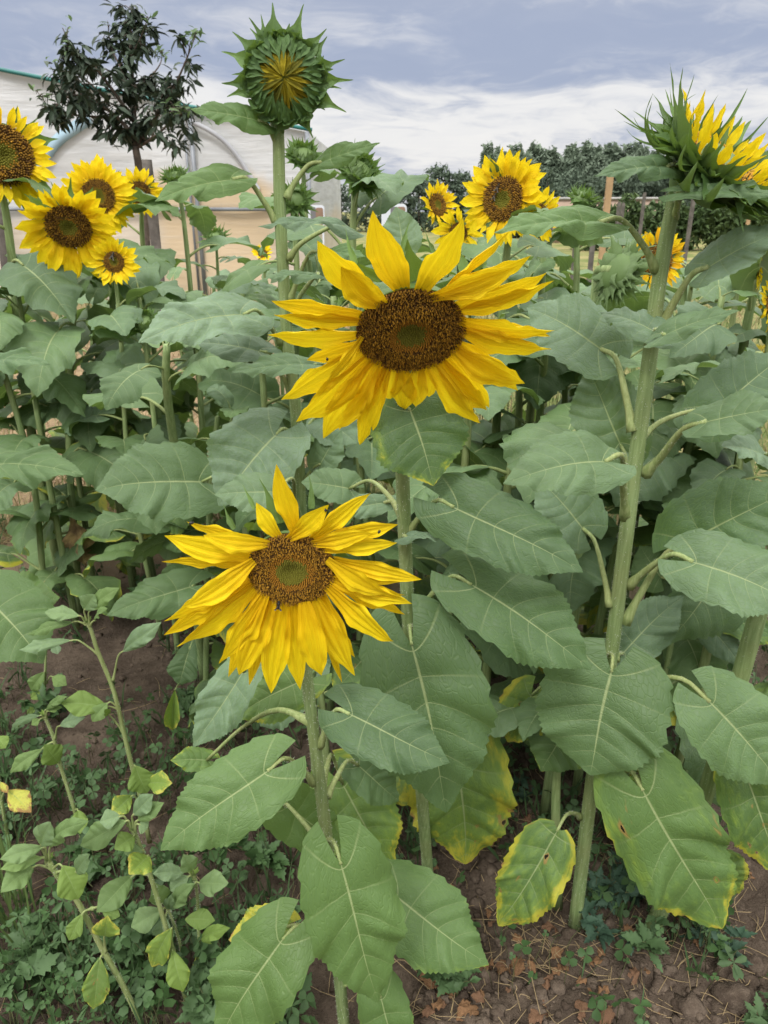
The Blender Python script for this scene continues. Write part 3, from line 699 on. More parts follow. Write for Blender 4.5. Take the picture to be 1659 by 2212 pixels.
# ---- D: thick leaning plant at the right edge, its head above the frame
D = Plant([(1700, 900, 1.10), (1685, 1150, 1.10), (1632, 1345, 1.11), (1532, 1690, 1.13), (1455, 1900, 1.15), (1408, 2005, 1.17)], (.014, .0185),
          'thick stemmed leaning sunflower at the right edge, its top out of view', hairs=900)
D.leaf((1612,1675,1.03),(1698,1898,.98),165,.85,.3,.1,(1532,1692),(.34,.45,0,.75), label='leaf with yellow margin and two eaten holes')
D.leaf((1560,1850,1.15),(1600,1930,1.15),90,.8,.4,.1,(1490,1800),(.4,.8,0,0), lobe=.1)
D.leaf((1640,1560,1.3),(1700,1650,1.3),110,.7,.4,.1,(1570,1560),(.1,.5,0,0))
D.leaf((1655,985,1.25),(1560,965,1.2),110,.5,.4,.2,(1690,1050),(0,.15,.45,0))

# ---- thin stem between them
H = Plant([(1478, 1250, 1.42), (1462, 1330, 1.42), (1440, 1440, 1.42), (1400, 1640, 1.42), (1372, 1790, 1.42), (1366, 1830, 1.42)], (.0055, .0075),
          'slim young sunflower between the two thick right-hand stems', hairs=300)
H.leaf((1522,1312,1.40),(1700,1392,1.34),85,.6,.5,.1,(1470,1300),(.2,.15,0,0))
H.leaf((1515,1336,1.38),(1606,1442,1.34),75,.7,.3,.1,(1468,1340),(0,.1,.35,0))
H.leaf((1500,1235,1.45),(1570,1170,1.5),100,.7,.4,.1,(1478,1260),(0,.3,.1,0))
H.leaf((1430,1250,1.45),(1380,1180,1.5),110,.7,.4,.1,(1478,1270),(0,.3,.1,0))
H.leaf((1440,1700,1.4),(1490,1780,1.38),90,.7,.4,.1,(1400,1640),(.2,.5,0,0))

# ---- left-hand plants
G_ = Plant([(-150, 700, 1.62), (-110, 1000, 1.62), (-85, 1300, 1.62), (-60, 1640, 1.62)], (.011, .014), 'sunflower standing just left of the view with two large leaves reaching in', hairs=200)
G_.leaf((-70,1010,1.6),(187,1022,1.48),130,.5,.4,.2,(-110,1050),(0,.25,.15,0))
G_.leaf((-30,1290,1.5),(95,1432,1.42),205,.7,.4,.2,(-88,1300),(.0,.2,.05,0))
G_.leaf((-10,1310,1.7),(130,1290,1.7),140,.7,.5,.2,(-85,1330),(.1,.5,.0,0))
G_.leaf((-60,790,1.7),(104,790,1.6),90,.4,.5,.2,(-130,830),(0,.05,.1,0))
K_ = Plant([(470, 900, 1.85), (455, 1050, 1.85), (448, 1200, 1.85), (446, 1350, 1.85), (445, 1450, 1.85), (445, 1530, 1.85)], (.006, .009), 'slender sunflower behind the nearest bloom with a leaf held out left', hairs=200)
K_.leaf((418,1265,1.75),(230,1333,1.65),105,.6,.3,.2,(447,1300),(.0,.35,.15,0))
K_.leaf((420,1235,1.9),(330,1262,1.9),70,.6,.3,.2,(448,1260),(0,.5,0,0))
K_.leaf((430,1140,1.9),(350,1180,1.9),90,.6,.4,.2,(452,1150),(0,.4,.1,0))
K_.leaf((400,1100,1.9),(355,1150,1.9),80,.6,.4,.2,(455,1100),(.2,.6,.0,.3))
K_.leaf((480,1150,1.95),(545,1130,1.95),80,.6,.4,.2,(455,1130),(.0,.5,.0,0))
K_.leaf((410,1400,1.75),(385,1480,1.7),70,.6,.4,.2,(446,1370),(.0,.3,.1,0), shape='lance')

# ================================================================== YOUNG PLANTS, LOWER LEFT
c6 = Conv(0, 1267.2, .2639); c7 = Conv(0, 1612.8, .5)
def seedling(cv, stem, Yb, leaves, label, r=(.003, .005)):
    pts = [(*cv(x, y), Yb) for x, y in stem]
    pl = Plant(pts, r, label, None, 'young_sunflower', hairs=420, hl=.0016, mat='petiole', n=24)
    for (bx, by, tx, ty, w, att, col, k) in leaves:
        b, t = cv(bx, by), cv(tx, ty)
        dy = .02 * RNG.normal()
        pl.leaf((*b, Yb - .01), (*t, Yb - .035 + dy), w * 1.22 * cv.s, k, .35 + .5 * RNG.random(), .28, None if att is None else cv(*att), col, 'lance', mat='young', pet=(.0024, .0017), lobe=.0, fwd=.25, serr=.006, quilt=.012, wav=.03, nu=32, nv=13, hairs=0, sag=.15)
    mb = MB()
    for i in range(5):
        t = i * 2.4; d = np.array([math.cos(t), math.sin(t), 1.2]); b = pl.P[0]
        L, Fm = frame(b, b + unit(d) * .018, UP); V, F, UV = blade_local(.45, 'lance', 8, 5, 0, .1, -.5, .6, 0, 0, 0, 0, seed=i); mb.add(b + (V * L) @ Fm, F, 0, UV)
    mb.build('leaf_bud', M['young'], pl.root, pl.off).color = (0, .9, 0, 0)
    return pl
g0, g1, g2, yl = (0, .05, .35, 0), (0, .35, .1, 0), (.05, .8, 0, 0), (.42, 1., 0, 0)
seedling(c6, [(715,300),(750,370),(800,530),(930,850),(1010,1180),(1080,1470),(1150,1720),(1225,2100)], 1.41, [
 (600,290,230,385,95,(705,310),g1,.5),(650,240,365,205,115,(700,290),g0,.6),(690,190,770,58,140,(715,300),g0,.8),(735,200,975,0,125,(730,300),g1,.6),(780,280,887,168,80,(740,310),g1,.6),
 (580,440,152,527,100,(800,550),g0,.55),(1005,530,1322,285,140,(925,770),g0,.75),(875,985,498,950,175,(975,1010),g2,.8),(880,950,755,1105,110,(980,1000),g1,.8),
 (1105,1465,1195,1695,180,(1090,1500),g2,.85),(1205,1610,1412,1600,150,(1120,1600),yl,.85),(1078,1712,908,1862,140,(1135,1750),yl,.85),(885,1050,860,1000,60,(1005,1190),g2,.8)],
 'tallest young sunflower at the left with a leafy top and bare lower stem', (.0042, .0062))
seedling(c6, [(365,1060),(400,1140),(440,1240),(490,1450),(550,1640),(610,1830),(680,2100)], 1.41, [
 (330,1055,92,1142,85,(365,1070),g0,.55),(375,1010,555,900,70,(370,1070),g1,.6),(330,1085,255,1132,55,(365,1080),g1,.7),(395,1020,510,985,50,(375,1070),g1,.6),(490,1140,700,1062,95,(450,1240),g0,.7),
 (345,1330,82,1522,110,(440,1270),g1,.8),(480,1440,355,1300,160,(485,1450),g2,.85),(640,1830,655,2025,115,(610,1830),g2,.85)],
 'young sunflower at the left edge of the soil, second in from the frame', (.0038, .005))
seedling(c7, [(210,495),(250,560),(330,660),(440,870),(530,1030),(622,1215)], .955, [
 (185,435,0,492,70,(205,500),g0,.7),(175,425,225,328,90,(205,495),g0,.85),(222,432,388,308,78,(212,500),g1,.65),(185,480,0,525,60,(205,510),g1,.6),(145,520,0,628,85,(220,525),g1,.65),(270,515,345,655,110,(225,530),g2,.85),(330,545,392,468,66,(240,545),g0,.8),
 (452,818,470,730,98,(455,885),yl,.9),(432,912,400,1136,98,(455,895),(.3,.8,0,.9),.9),(355,722,298,838,62,(395,700),g2,.85),(440,700,518,735,50,(400,700),g2,.8)],
 'leaning young sunflower in the bottom left corner with an eaten pale leaf', (.0044, .0056))
seedling(c7, [(575,360),(600,420),(650,560),(690,690),(740,860),(800,1080),(812,1105)], 1.008, [
 (545,320,348,432,98,(575,365),g1,.7),(520,300,430,325,70,(570,360),g0,.75),(575,295,665,208,74,(578,355),g0,.75),(595,320,708,240,66,(580,360),g1,.65),(580,385,495,445,78,(582,380),g2,.85),(600,335,640,350,60,(582,370),g0,.8),(620,450,535,462,60,(612,450),g0,.6),
 (570,560,416,716,100,(650,555),g1,.8),(640,470,560,555,100,(640,520),yl,.85),(740,785,650,948,90,(745,870),yl,.9),(745,880,787,1062,82,(750,880),(.2,.9,0,0),.9)],
 'young sunflower with a broad pale rosette, left of the nearest bloom stem', (.0042, .0052))
seedling(c7, [(840,555),(850,620),(857,750),(860,900),(856,1010)], 1.06, [
 (800,540,660,552,66,(840,570),g0,.7),(858,590,988,588,90,(845,580),g0,.8),(830,535,795,462,70,(840,560),g0,.85),(815,560,735,622,70,(842,570),(0,.0,.4,0),.8),(800,745,930,752,72,(857,760),g2,.8),(875,830,995,795,62,(860,850),g2,.8),(852,900,868,1035,66,(860,900),yl,.9),(845,590,740,690,60,(845,600),(0,0,.3,0),.8)],
 'small upright young sunflower with a few rounded leaves', (.0028, .0034))
seedling(c7, [(722,690),(745,750),(775,840),(795,950),(800,1010)], 1.06, [
 (700,705,565,780,90,(722,695),(0,0,.3,0),.85),(715,735,690,838,70,(725,710),(0,0,.3,0),.9),(740,690,842,600,66,(725,695),(0,0,.3,0),.8),(705,680,670,590,74,(722,690),(0,0,.3,0),.9),(735,700,745,640,50,(724,690),g0,.9)],
 'small dark blue-green young sunflower with starry leaves', (.0026, .0034))
seedling(c6, [(385,430),(375,560),(370,760),(365,960),(360,1000)], 1.95, [
 (430,735,545,812,90,(380,790),g1,.8),(360,700,255,850,110,(370,740),g1,.85),(340,860,250,920,80,(368,850),g2,.8),(450,480,470,555,70,(385,470),g0,.8),(330,980,215,1040,80,(365,960),g2,.8)],
 'thin young sunflower under the big left leaf', (.0036, .0042))
seedling(c6, [(-40,1200),(-20,1500),(20,1800),(70,2080),(80,2130)], 1.40, [
 (65,1670,265,1840,150,(10,1740),(.75,1,0,0),.9),(0,1600,70,1690,50,(0,1650),(.8,1,0,.3),.8),(-30,1230,50,1320,110,(-35,1260),g2,.8)],
 'young sunflower at the left frame edge with one square yellow leaf', (.004, .005))
# ================================================================== THE CROWD OF SUNFLOWERS BEHIND
POOL = []
for i in range(20):
    V, F, UV = blade_local(.66 + .22 * RNG.random(), 'heartp' if i % 3 else 'heart', 26, 11, .24 + .08 * RNG.random(), .34, .7 + .8 * RNG.random(), .05 + .25 * RNG.random(), .08, .05, .03, .03, seed=100 + i, twist=RNG.normal() * .3, teeth=13, skew=RNG.normal() * .08)
    tilt = -.15 + .55 * RNG.random()
    c, s = math.cos(tilt), math.sin(tilt)
    W = np.stack([V[:, 0] * c + V[:, 2] * s, V[:, 1], -V[:, 0] * s + V[:, 2] * c], 1)
    e = np.array([.42 + .1 * RNG.random(), 0, .22 + .16 * RNG.random()])
    mb = MB(); mb.add(W + e, F, 0, UV)
    P = [np.zeros(3), np.array([.16, 0, .15]), np.array([.34, 0, e[2] * .93]), e + np.array([.01, 0, 0])]
    V2, F2, U2 = tube(P, 0, 0, 9, 5, rad=[.026, .020, .017, .014]); mb.add(V2, F2, 1, U2)
    me = make_mesh('leaf', np.concatenate(mb.V), mb.F, np.concatenate(mb.U), True, mb.M)
    me.materials.append(M['leaf']); me.materials.append(M['petiole']); POOL.append(me)

def crowd_plant(top, Y, label, nl=10, leaf=.2, rad=.0105, lean=0., az0=None, head=None, lo=.12, hi=.94, young=0., group=None, base=None, cat='sunflower'):
    tp = PY(*top, Y) if len(top) == 2 else np.asarray(top, float)
    bp = np.array([tp[0] + lean, Y + .03 * RNG.normal(), 0.]) if base is None else PG(*base)
    root = thing('sunflower', bp, label, cat, group); off = bp
    mid = (tp + bp) / 2 + np.array([.02 * RNG.normal(), .02 * RNG.normal(), 0])
    end = tp
    P = [end, end * .75 + mid * .25 + np.array([.006 * RNG.normal(), 0, 0]), mid, bp]
    mb = MB(); V, F, U = tube(P, rad * .7, rad * 1.25, 18, 8); mb.add(V, F, 0, U)
    mb.build('stem', M['stem'], root, off)
    C = spline(P, 60); az = RNG.random() * 6.28 if az0 is None else az0
    H = tp[2]
    for i in range(nl):
        f = hi - (hi - lo) * (i + .3 * RNG.random()) / max(1, nl - 1)
        p = C[int((1 - f) * 59)]
        az += 2.4 + RNG.normal() * .35
        L = leaf * (.30 + .85 * math.sin(math.pi * min(.62, (1 - f) * 1.1 + .04))) * (.85 + .3 * RNG.random())
        q = bpy.data.objects.new('leaf', random.choice(POOL)); COL.objects.link(q); q.parent = root
        d = np.array([math.cos(az), math.sin(az), 0]); zt = np.array([0, 0, 1.])
        pit = RNG.normal() * .28 - .05 - .3 * (1 - f)
        ex = d * math.cos(pit) + zt * math.sin(pit); ey = np.array([-d[1], d[0], 0]); ez = np.cross(ex, ey)
        rl = RNG.normal() * .32; ey2, ez2 = ey * math.cos(rl) + ez * math.sin(rl), ez * math.cos(rl) - ey * math.sin(rl)
        Mx = Matrix([[ex[k] * L, ey2[k] * L, ez2[k] * L, 0] for k in range(3)] + [[0, 0, 0, 1]])
        q.matrix_local = Matrix.Translation(Vector([float(x) for x in (p - off)])) @ Mx
        old = max(0, .45 - f) * 1.3
        q.color = (old * RNG.random() * 1.3, min(1, .10 + .25 * RNG.random() + old * .7 + young), .10 + .40 * f * RNG.random(), .4 if old > .2 and RNG.random() < .3 else 0)
    if head:
        kind, cx, cy, rd, ro, n, kw = head
        c = PY(cx, cy, Y - (.09 if n[2] < -.4 else .03)); s = mpp(cy, Y)
        hd, Fm = auto_head(root, c, n, rd * s, ro * s, kind, **kw)
        mb = MB(); b = c - unit(n) * rd * s * .35
        V, F, U = tube([tp, tp * .5 + b * .5 - unit(n) * .012 + np.array([0, 0, .004]), b], rad * .7, rad * 1.1, 8, 8); mb.add(V, F, 0, U)
        nk = mb.build('neck', M['stem'], root, off)
    return root

# ---- flowers one can point at: (top of stem), Y, label, head(kind, cx, cy, disc px, outer px, normal)
crowd_plant((2, 400), 2.60, 'big sunflower cut off by the left edge, its bloom turned right', 9, .24, .016, head=('flower', 8, 335, 60, 100, (.55, -.85, .05), dict(npet=26)), base=(140, 1285))
crowd_plant((222, 470), 2.75, 'round sunflower with a dark brown disc, in front of the greenhouse', 8, .2, .012, head=('flower', 212, 424, 35, 76, (.38, -.9, .08), dict(npet=32)), hi=.82)
crowd_plant((152, 540), 2.50, 'drooping sunflower under the round one, a leaf across its bloom', 8, .22, .012, head=('flower', 148, 490, 46, 100, (.15, -.86, -.42), dict(npet=26, droop=.3)), hi=.82, base=(175, 1330))
crowd_plant((305, 450), 2.95, 'small sunflower with two bees, beside the tree stake', 8, .2, .011, head=('flower', 302, 416, 23, 50, (.40, -.9, .05), dict(npet=22)), hi=.8)
crowd_plant((250, 610), 2.38, 'small bright sunflower with a bumblebee on its disc', 9, .16, .008, head=('flower', 246, 566, 22, 54, (.1, -.98, .12), dict(npet=20, up=.3)), hi=.8)
crowd_plant((385, 400), 2.90, 'pale green upright bud in front of the greenhouse post', 9, .18, .010, head=('bud', 380, 384, 22, 0, (-.05, -.35, .9), dict(nbr=22)))
crowd_plant((468, 540), 3.20, 'small round green bud right of the greenhouse post', 7, .18, .008, head=('bud', 466, 516, 21, 0, (-.05, -.5, .8), dict(nbr=16)))
crowd_plant((570, 575), 3.8, 'tiny far sunflower, just a yellow tuft beside the tall stem', 7, .2, .009, head=('flower', 567, 547, 10, 24, (0, -.8, .5), dict(npet=16, up=.5)))
crowd_plant((655, 370), 2.55, 'spiky green bud just right of the tall bud stem', 8, .18, .010, head=('bud', 656, 338, 27, 0, (.2, -.6, .7), dict(nbr=18)))
crowd_plant((634, 470), 2.25, 'green bud half hidden behind the tall bud stem', 6, .18, .010, head=('bud', 638, 432, 25, 0, (.3, -.9, .3), dict(nbr=18)))
crowd_plant((766, 420), 1.95, 'large spiky green bud between the tall bud and the trees', 9, .19, .011, head=('bud', 776, 374, 36, 0, (.55, -.5, .6), dict(nbr=22)))
crowd_plant((955, 490), 2.50, 'half open sunflower facing away to the upper right', 7, .2, .010, head=('flower', 946, 442, 24, 50, (.55, -.7, .25), dict(npet=22, tint=.15, up=.5)))
crowd_plant((992, 545), 2.35, 'ragged drooping sunflower just above the largest bloom', 7, .19, .010, head=('flower', 990, 502, 20, 56, (-.3, -.9, -.2), dict(npet=16, droop=.4)))
crowd_plant((1100, 500), 1.95, 'tall oval sunflower with two flies and a green centre', 9, .2, .012, head=('flower', 1086, 430, 46, 94, (-.55, -.82, .12), dict(npet=36)))
crowd_plant((1172, 510), 2.15, 'sunflower tucked behind the right side of the oval one', 6, .19, .011, head=('flower', 1160, 470, 28, 60, (.45, -.85, -.15), dict(npet=24)))
crowd_plant((1244, 470), 2.30, 'slim bud with upright green bracts above the fence line', 7, .18, .011, head=('bud', 1258, 428, 24, 0, (.2, -.2, .95), dict(nbr=14)), base=(1215, 1380))
crowd_plant((1288, 600), 1.55, 'nodding green bud seen from behind, beside the tall right stem', 5, .17, .012, head=('opening', 1338, 592, 40, 52, (.85, .3, -.42), dict(npet=12, nbr=24)), hi=.55)
crowd_plant((1425, 610), 1.72, 'orange yellow sunflower behind the tall right stem', 7, .2, .011, head=('flower', 1420, 562, 33, 62, (.0, -.97, .2), dict(npet=26, tint=.45)), hi=.6)
crowd_plant((1640, 590), 1.85, 'dark headed sunflower cut off by the right edge', 6, .2, .013, head=('flower', 1648, 562, 34, 62, (.85, -.5, .0), dict(npet=22)))
crowd_plant((1668, 690), 1.75, 'low sunflower at the right edge showing a few petals', 6, .2, .012, head=('flower', 1672, 655, 26, 56, (.5, -.8, .2), dict(npet=22)))
crowd_plant((1228, 690), 2.20, 'small drooping head with a rim of yellow left of the tall stem', 6, .19, .010, head=('opening', 1212, 648, 22, 34, (-.2, -.8, -.4), dict(npet=14, nbr=16)))
crowd_plant((360, 745), 1.80, 'bright green young sunflower stem with no flower yet, left of the tall bud', 11, .17, .0125, hi=.98, young=.35, base=(442, 1480))
crowd_plant((312, 730), 2.25, 'pale spiky bud low among the left leaves', 7, .18, .009, head=('bud', 312, 698, 24, 0, (.1, -.6, .75), dict(nbr=20)), young=.2)

# ---- leafy stems: (top px, Y, label)
LEAFY = [
 ((40, 640), 2.45, 'leafy sunflower stem at the far left under the cut off bloom'), ((190, 660), 2.75, 'leafy sunflower stem below the drooping left bloom'),
 ((120, 700), 2.65, 'leafy sunflower left of the bumblebee flower stem, nearest the open soil'), ((300, 640), 2.6, 'leafy sunflower stem behind the bumblebee flower'),
 ((420, 640), 2.5, 'leafy sunflower between the upright pale bud and the tall bud'), ((520, 600), 2.9, 'leafy sunflower beneath the small round bud'),
 ((560, 700), 2.1, 'leafy sunflower behind the big grey leaf of the tall bud plant'), ((690, 560), 2.4, 'leafy sunflower below the half hidden bud'),
 ((720, 640), 1.9, 'leafy sunflower behind the left petals of the largest bloom'), ((800, 520), 2.8, 'leafy sunflower behind the white board'),
 ((900, 560), 2.5, 'leafy sunflower behind the top petals of the largest bloom'), ((1030, 580), 2.3, 'leafy sunflower below the ragged drooping bloom'),
 ((1010, 850), 1.6, 'leafy sunflower hidden behind the lower right petals of the largest bloom'), ((1130, 620), 2.1, 'leafy sunflower under the oval bloom'),
 ((1180, 680), 1.9, 'leafy sunflower right of the largest bloom, its stem in plain view'), ((1240, 640), 2.5, 'leafy sunflower in front of the nodding bud stem'),
 ((1350, 690), 2.0, 'leafy sunflower between the nodding bud and the tall right stem'), ((1480, 600), 2.0, 'leafy sunflower right of the tall right stem'),
 ((1560, 640), 1.75, 'leafy sunflower near the right edge under the silvery leaf'), ((1600, 560), 2.4, 'leafy sunflower behind the silvery right leaf'),
 ((1640, 760), 1.5, 'leafy sunflower at the right edge behind the dark upright leaf'), ((1520, 820), 1.55, 'leafy sunflower behind the right stalk of the tall stem'),
 ((1270, 830), 1.7, 'leafy sunflower left of the tall right stem among silvery leaves'), ((1110, 960), 1.5, 'leafy sunflower below the largest bloom on its right'),
 ((770, 930), 1.75, 'leafy sunflower between the two open blooms'), 
 ((250, 800), 2.7, 'leafy sunflower above the bare soil on the left'), ((500, 900), 1.9, 'leafy sunflower above the nearest bloom on the left'),
 ((1400, 930), 1.6, 'leafy sunflower just behind the tall right stem at half height'), ((1600, 980), 1.45, 'leafy sunflower low at the right edge'),
 ((640, 640), 3.0, 'far leafy sunflower behind the tall bud stem'), ((1100, 540), 3.2, 'far leafy sunflower under the grass bank'),
 ((880, 620), 3.3, 'far leafy sunflower in the middle of the crowd'), ((1500, 560), 3.0, 'far leafy sunflower in the right part of the crowd'), ((-25, 650), 2.4, 'leafy sunflower half cut off by the left edge below the big bloom'), ((60, 690), 3.0, 'leafy sunflower beside the left edge stake'), ((200, 610), 3.7, 'small far leafy sunflower left of the fruit tree stake'), ((370, 620), 3.9, 'small far leafy sunflower right of the fruit tree stake'), ((740, 560), 3.7, 'small far leafy sunflower left of the white boards'), ((960, 560), 3.9, 'small far leafy sunflower under the half open bloom'), ((1180, 560), 3.6, 'small far leafy sunflower right of the oval bloom'), ((1390, 590), 3.4, 'small far leafy sunflower beside the orange bloom'), ((460, 600), 3.5, 'far leafy sunflower before the greenhouse'), ((120, 620), 3.3, 'far leafy sunflower at the left before the greenhouse'),
]
for (tp, Y, lb) in LEAFY:
    crowd_plant(tp, Y, lb, 10 if Y < 2.6 else 8, .185 if Y < 2.6 else .23, .0105, hi=.99, lean=.04 * RNG.normal(), lo=.14)

# bottoms of stems seen at the right
for (tp, bs, Y, lb) in [((1210, 1500), (1205, 1960), 1.26, 'bare brown lower stem left of the tall right stem'), ((690, 1480), (700, 1800), 1.45, 'bare stem standing right behind the nearest bloom stem')]:
    crowd_plant(tp, Y, lb, 4, .14, .0095, base=bs, hi=.98, lo=.7)

# ================================================================== GROUND
def fbm(x, y, sc, oct=4, seed=0):
    rg = np.random.default_rng(seed); out = np.zeros_like(x); amp = 1.
    for o in range(oct):
        n = 256; T = rg.random((n, n)); fx, fy = x * sc, y * sc
        ix, iy = np.floor(fx).astype(int), np.floor(fy).astype(int); tx, ty = fx - ix, fy - iy
        tx, ty = tx * tx * (3 - 2 * tx), ty * ty * (3 - 2 * ty)
        g = lambda a, b: T[a % n, b % n]
        out += amp * ((g(ix, iy) * (1 - tx) + g(ix + 1, iy) * tx) * (1 - ty) + (g(ix, iy + 1) * (1 - tx) + g(ix + 1, iy + 1) * tx) * ty - .5)
        sc *= 2.1; amp *= .5
    return out
def ground_h(x, y):
    x, y = np.asarray(x, float), np.asarray(y, float)
    near = np.clip(1 - (y - 2.5) / 3, 0, 1) * np.clip(1.5 - np.abs(x) / 3, 0, 1)
    return near * (fbm(x + 50, y + 50, 4., 3, 1) * .05 + fbm(x + 50, y + 50, 22., 4, 2) * .028) - .004
s_ = np.linspace(-1, 1, 330); xs = 1.6 * s_ + 120 * np.sign(s_) * np.abs(s_) ** 9
t_ = np.linspace(0, 1, 380); ys = .3 + 3.2 * t_ + 160 * t_ ** 11
ys = np.concatenate([[-40, -8, -2, -.6, 0, .15], ys])
XX, YY = np.meshgrid(xs, ys, indexing='ij'); ZZ = ground_h(XX, YY)
V = np.stack([XX, YY, ZZ], -1).reshape(-1, 3); nx, ny = len(xs), len(ys)
F = [(i * ny + j, (i + 1) * ny + j, (i + 1) * ny + j + 1, i * ny + j + 1) for i in range(nx - 1) for j in range(ny - 1)]
k = NT('soil_and_field'); tc = k.n('ShaderNodeTexCoord'); P = tc.outputs['Object']
n1 = k.noise(P, 9, 5, .65); n2 = k.noise(P, 90, 4, .6); n3 = k.noise(P, 1.1, 4, .6); n4 = k.noise(P, 350, 2)
soil = k.mix(k.step(n1, .3, .7), (.060, .045, .034), (.115, .088, .066)); soil = k.mix(k.step(n2, .55, .75, 0, .6), soil, (.17, .13, .098))
soil = k.mix(k.step(n2, .45, .3, 0, .6), soil, (.04, .027, .02))
sx = k.n('ShaderNodeSeparateXYZ'); k.put(sx.inputs[0], P)
grass = k.mix(k.step(n3, .35, .65), (.115, .145, .045), (.27, .235, .11)); grass = k.mix(k.step(n2, .4, .7, 0, .5), grass, (.08, .10, .03))
straw = k.mix(k.step(n1, .35, .65), (.30, .22, .13), (.19, .135, .085))
left = k.step(sx.outputs[0], .1, -.6)
far = k.step(k.math('ADD', sx.outputs[1], k.math('MULTIPLY', n3, 1.2)), 3.0, 4.6)
mid = k.mix(k.math('MULTIPLY', left, k.step(sx.outputs[1], 14, 10)), grass, straw)
col = k.mix(far, soil, mid)
nm = k.bump(k.math('ADD', k.math('MULTIPLY', n2, .8), k.math('MULTIPLY', n4, .4)), .9, .012)
ground_mat = k.done(k.pbr(col, .95, .1, nm))
gd = link('ground', make_mesh('ground', V, F), ground_mat); tag(gd, 'brown cultivated soil running back to a grassy field', 'ground', kind='structure')

# clods
k = NT('soil_clod'); tc = k.n('ShaderNodeTexCoord'); P = tc.outputs['Object']
n1 = k.noise(P, 25, 4, .65); n2 = k.noise(P, 260, 4)
clod_mat = k.done(k.pbr(k.mix(k.step(n1, .3, .7), (.060, .044, .033), (.145, .112, .085)), .95, .1, k.bump(n2, .9, .006)))
import bmesh
bm = bmesh.new(); bmesh.ops.create_icosphere(bm, subdivisions=2, radius=1); bm.verts.ensure_lookup_table()
IV = np.array([v.co[:] for v in bm.verts]); IF = [tuple(v.index for v in f.verts) for f in bm.faces]; bm.free()
def clod(p, r, sd):
    rg = np.random.default_rng(sd); off_ = rg.random(3) * 50
    d = np.array([1 + .6 * mnoise.noise(Vector(v * 1.2 + off_)) + .45 * mnoise.noise(Vector(v * 3.1 + off_)) for v in IV])
    return IV * d[:, None] * r * np.array([1, 1, .72]) + p
mb = MB()
for i in range(2600):
    if i < 1300: x, y = .05 + RNG.random() * .75, .85 + RNG.random() ** 1.3 * .9
    else: x, y = RNG.random() * 2.6 - 1.3, .8 + RNG.random() * 2.2
    r = .003 + .016 * RNG.random() ** 4
    mb.add(clod(np.array([x, y, float(ground_h(x, y)) + r * .25]), r, i), IF)
o = mb.build('soil_crumbs', clod_mat); tag(o, 'loose crumbs of brown soil scattered over the ground', 'soil', kind='stuff')
for (px, py, r, lb) in [(1590, 2165, .036, 'largest lump of soil in the bottom right corner'), (1490, 2185, .03, 'lump of soil left of the largest one at the bottom right'), (1425, 2135, .02, 'small lump of soil under the bluish weed'), (1640, 1855, .02, 'lump of soil at the right edge below the holed leaf'), (1165, 2160, .018, 'small lump of soil among the dry leaves'), (1180, 1830, .014, 'pebble sized soil lump beside the yellow edged leaf'), (1630, 2080, .02, 'reddish lump of soil at the right frame edge')]:
    p = PG(px, py); m2 = MB(); m2.add(clod(np.zeros(3), r, int(px)), IF)
    o = m2.build('soil_clod', clod_mat); o.location = (p[0], p[1], float(ground_h(p[0], p[1])) + r * .3); tag(o, lb, 'clod', 'lumps of soil at the bottom right')

# clover and small weeds
M['clover'] = simple('clover_leaf', (.070, .140, .046), .55, .35, .4, 12, 0, trans=.22)
M['weed'] = simple('weed_leaf', (.085, .155, .06), .6, .3, .4, 8, 0, trans=.22)
M['blueweed'] = simple('blue_green_weed', (.05, .10, .062), .65, .25, .4, 14, 0, trans=.15)
M['weedstem'] = simple('weed_stem', (.11, .12, .05), .7, .2, .4, 20, 0)
def leaflet(c, d, up, L, w):
    d = unit(d); s = unit(np.cross(up, d)); n = np.cross(d, s)
    return [c, c + d * L * .35 + s * w * .42 + n * L * .1, c + d * L * .75 + s * w * .5 + n * L * .12, c + d * L * .98, c + d * L * .75 - s * w * .5 + n * L * .12, c + d * L * .35 - s * w * .42 + n * L * .1, c + d * L * .5], [(0, 6, 1), (1, 6, 2), (2, 6, 3), (3, 6, 4), (4, 6, 5), (5, 6, 0)]
def dens(px, py):
    """where the photograph shows low weeds"""
    d = 0.
    if px < 560: d = .95 if 1480 < py else .8
    if px < 330 and py > 1850: d = .8
    if 300 < px < 560 and 1480 < py < 1560: d = .25
    if 60 < px < 420 and 1440 < py < 1600: d = .35
    if 560 <= px < 760: d = .55
    if 560 < px < 680 and 1850 < py < 2050: d = .3
    if 380 < px < 640 and 1830 < py < 2000: d = .3
    if 760 <= px < 1100: d = .5 if py < 2040 else .22
    if px >= 1000: d = .3 if py > 1680 else .75
    if 1200 < px < 1480 and 1850 < py < 2010: d = .5
    if py < 1500 and px > 700: d = .85
    return d
mb = MB(); mw = MB(); cnt = 0
W2 = [unit(RNG.normal(size=3) * [1, 1, .35] + [0, 0, 1.2]) for _ in range(64)]
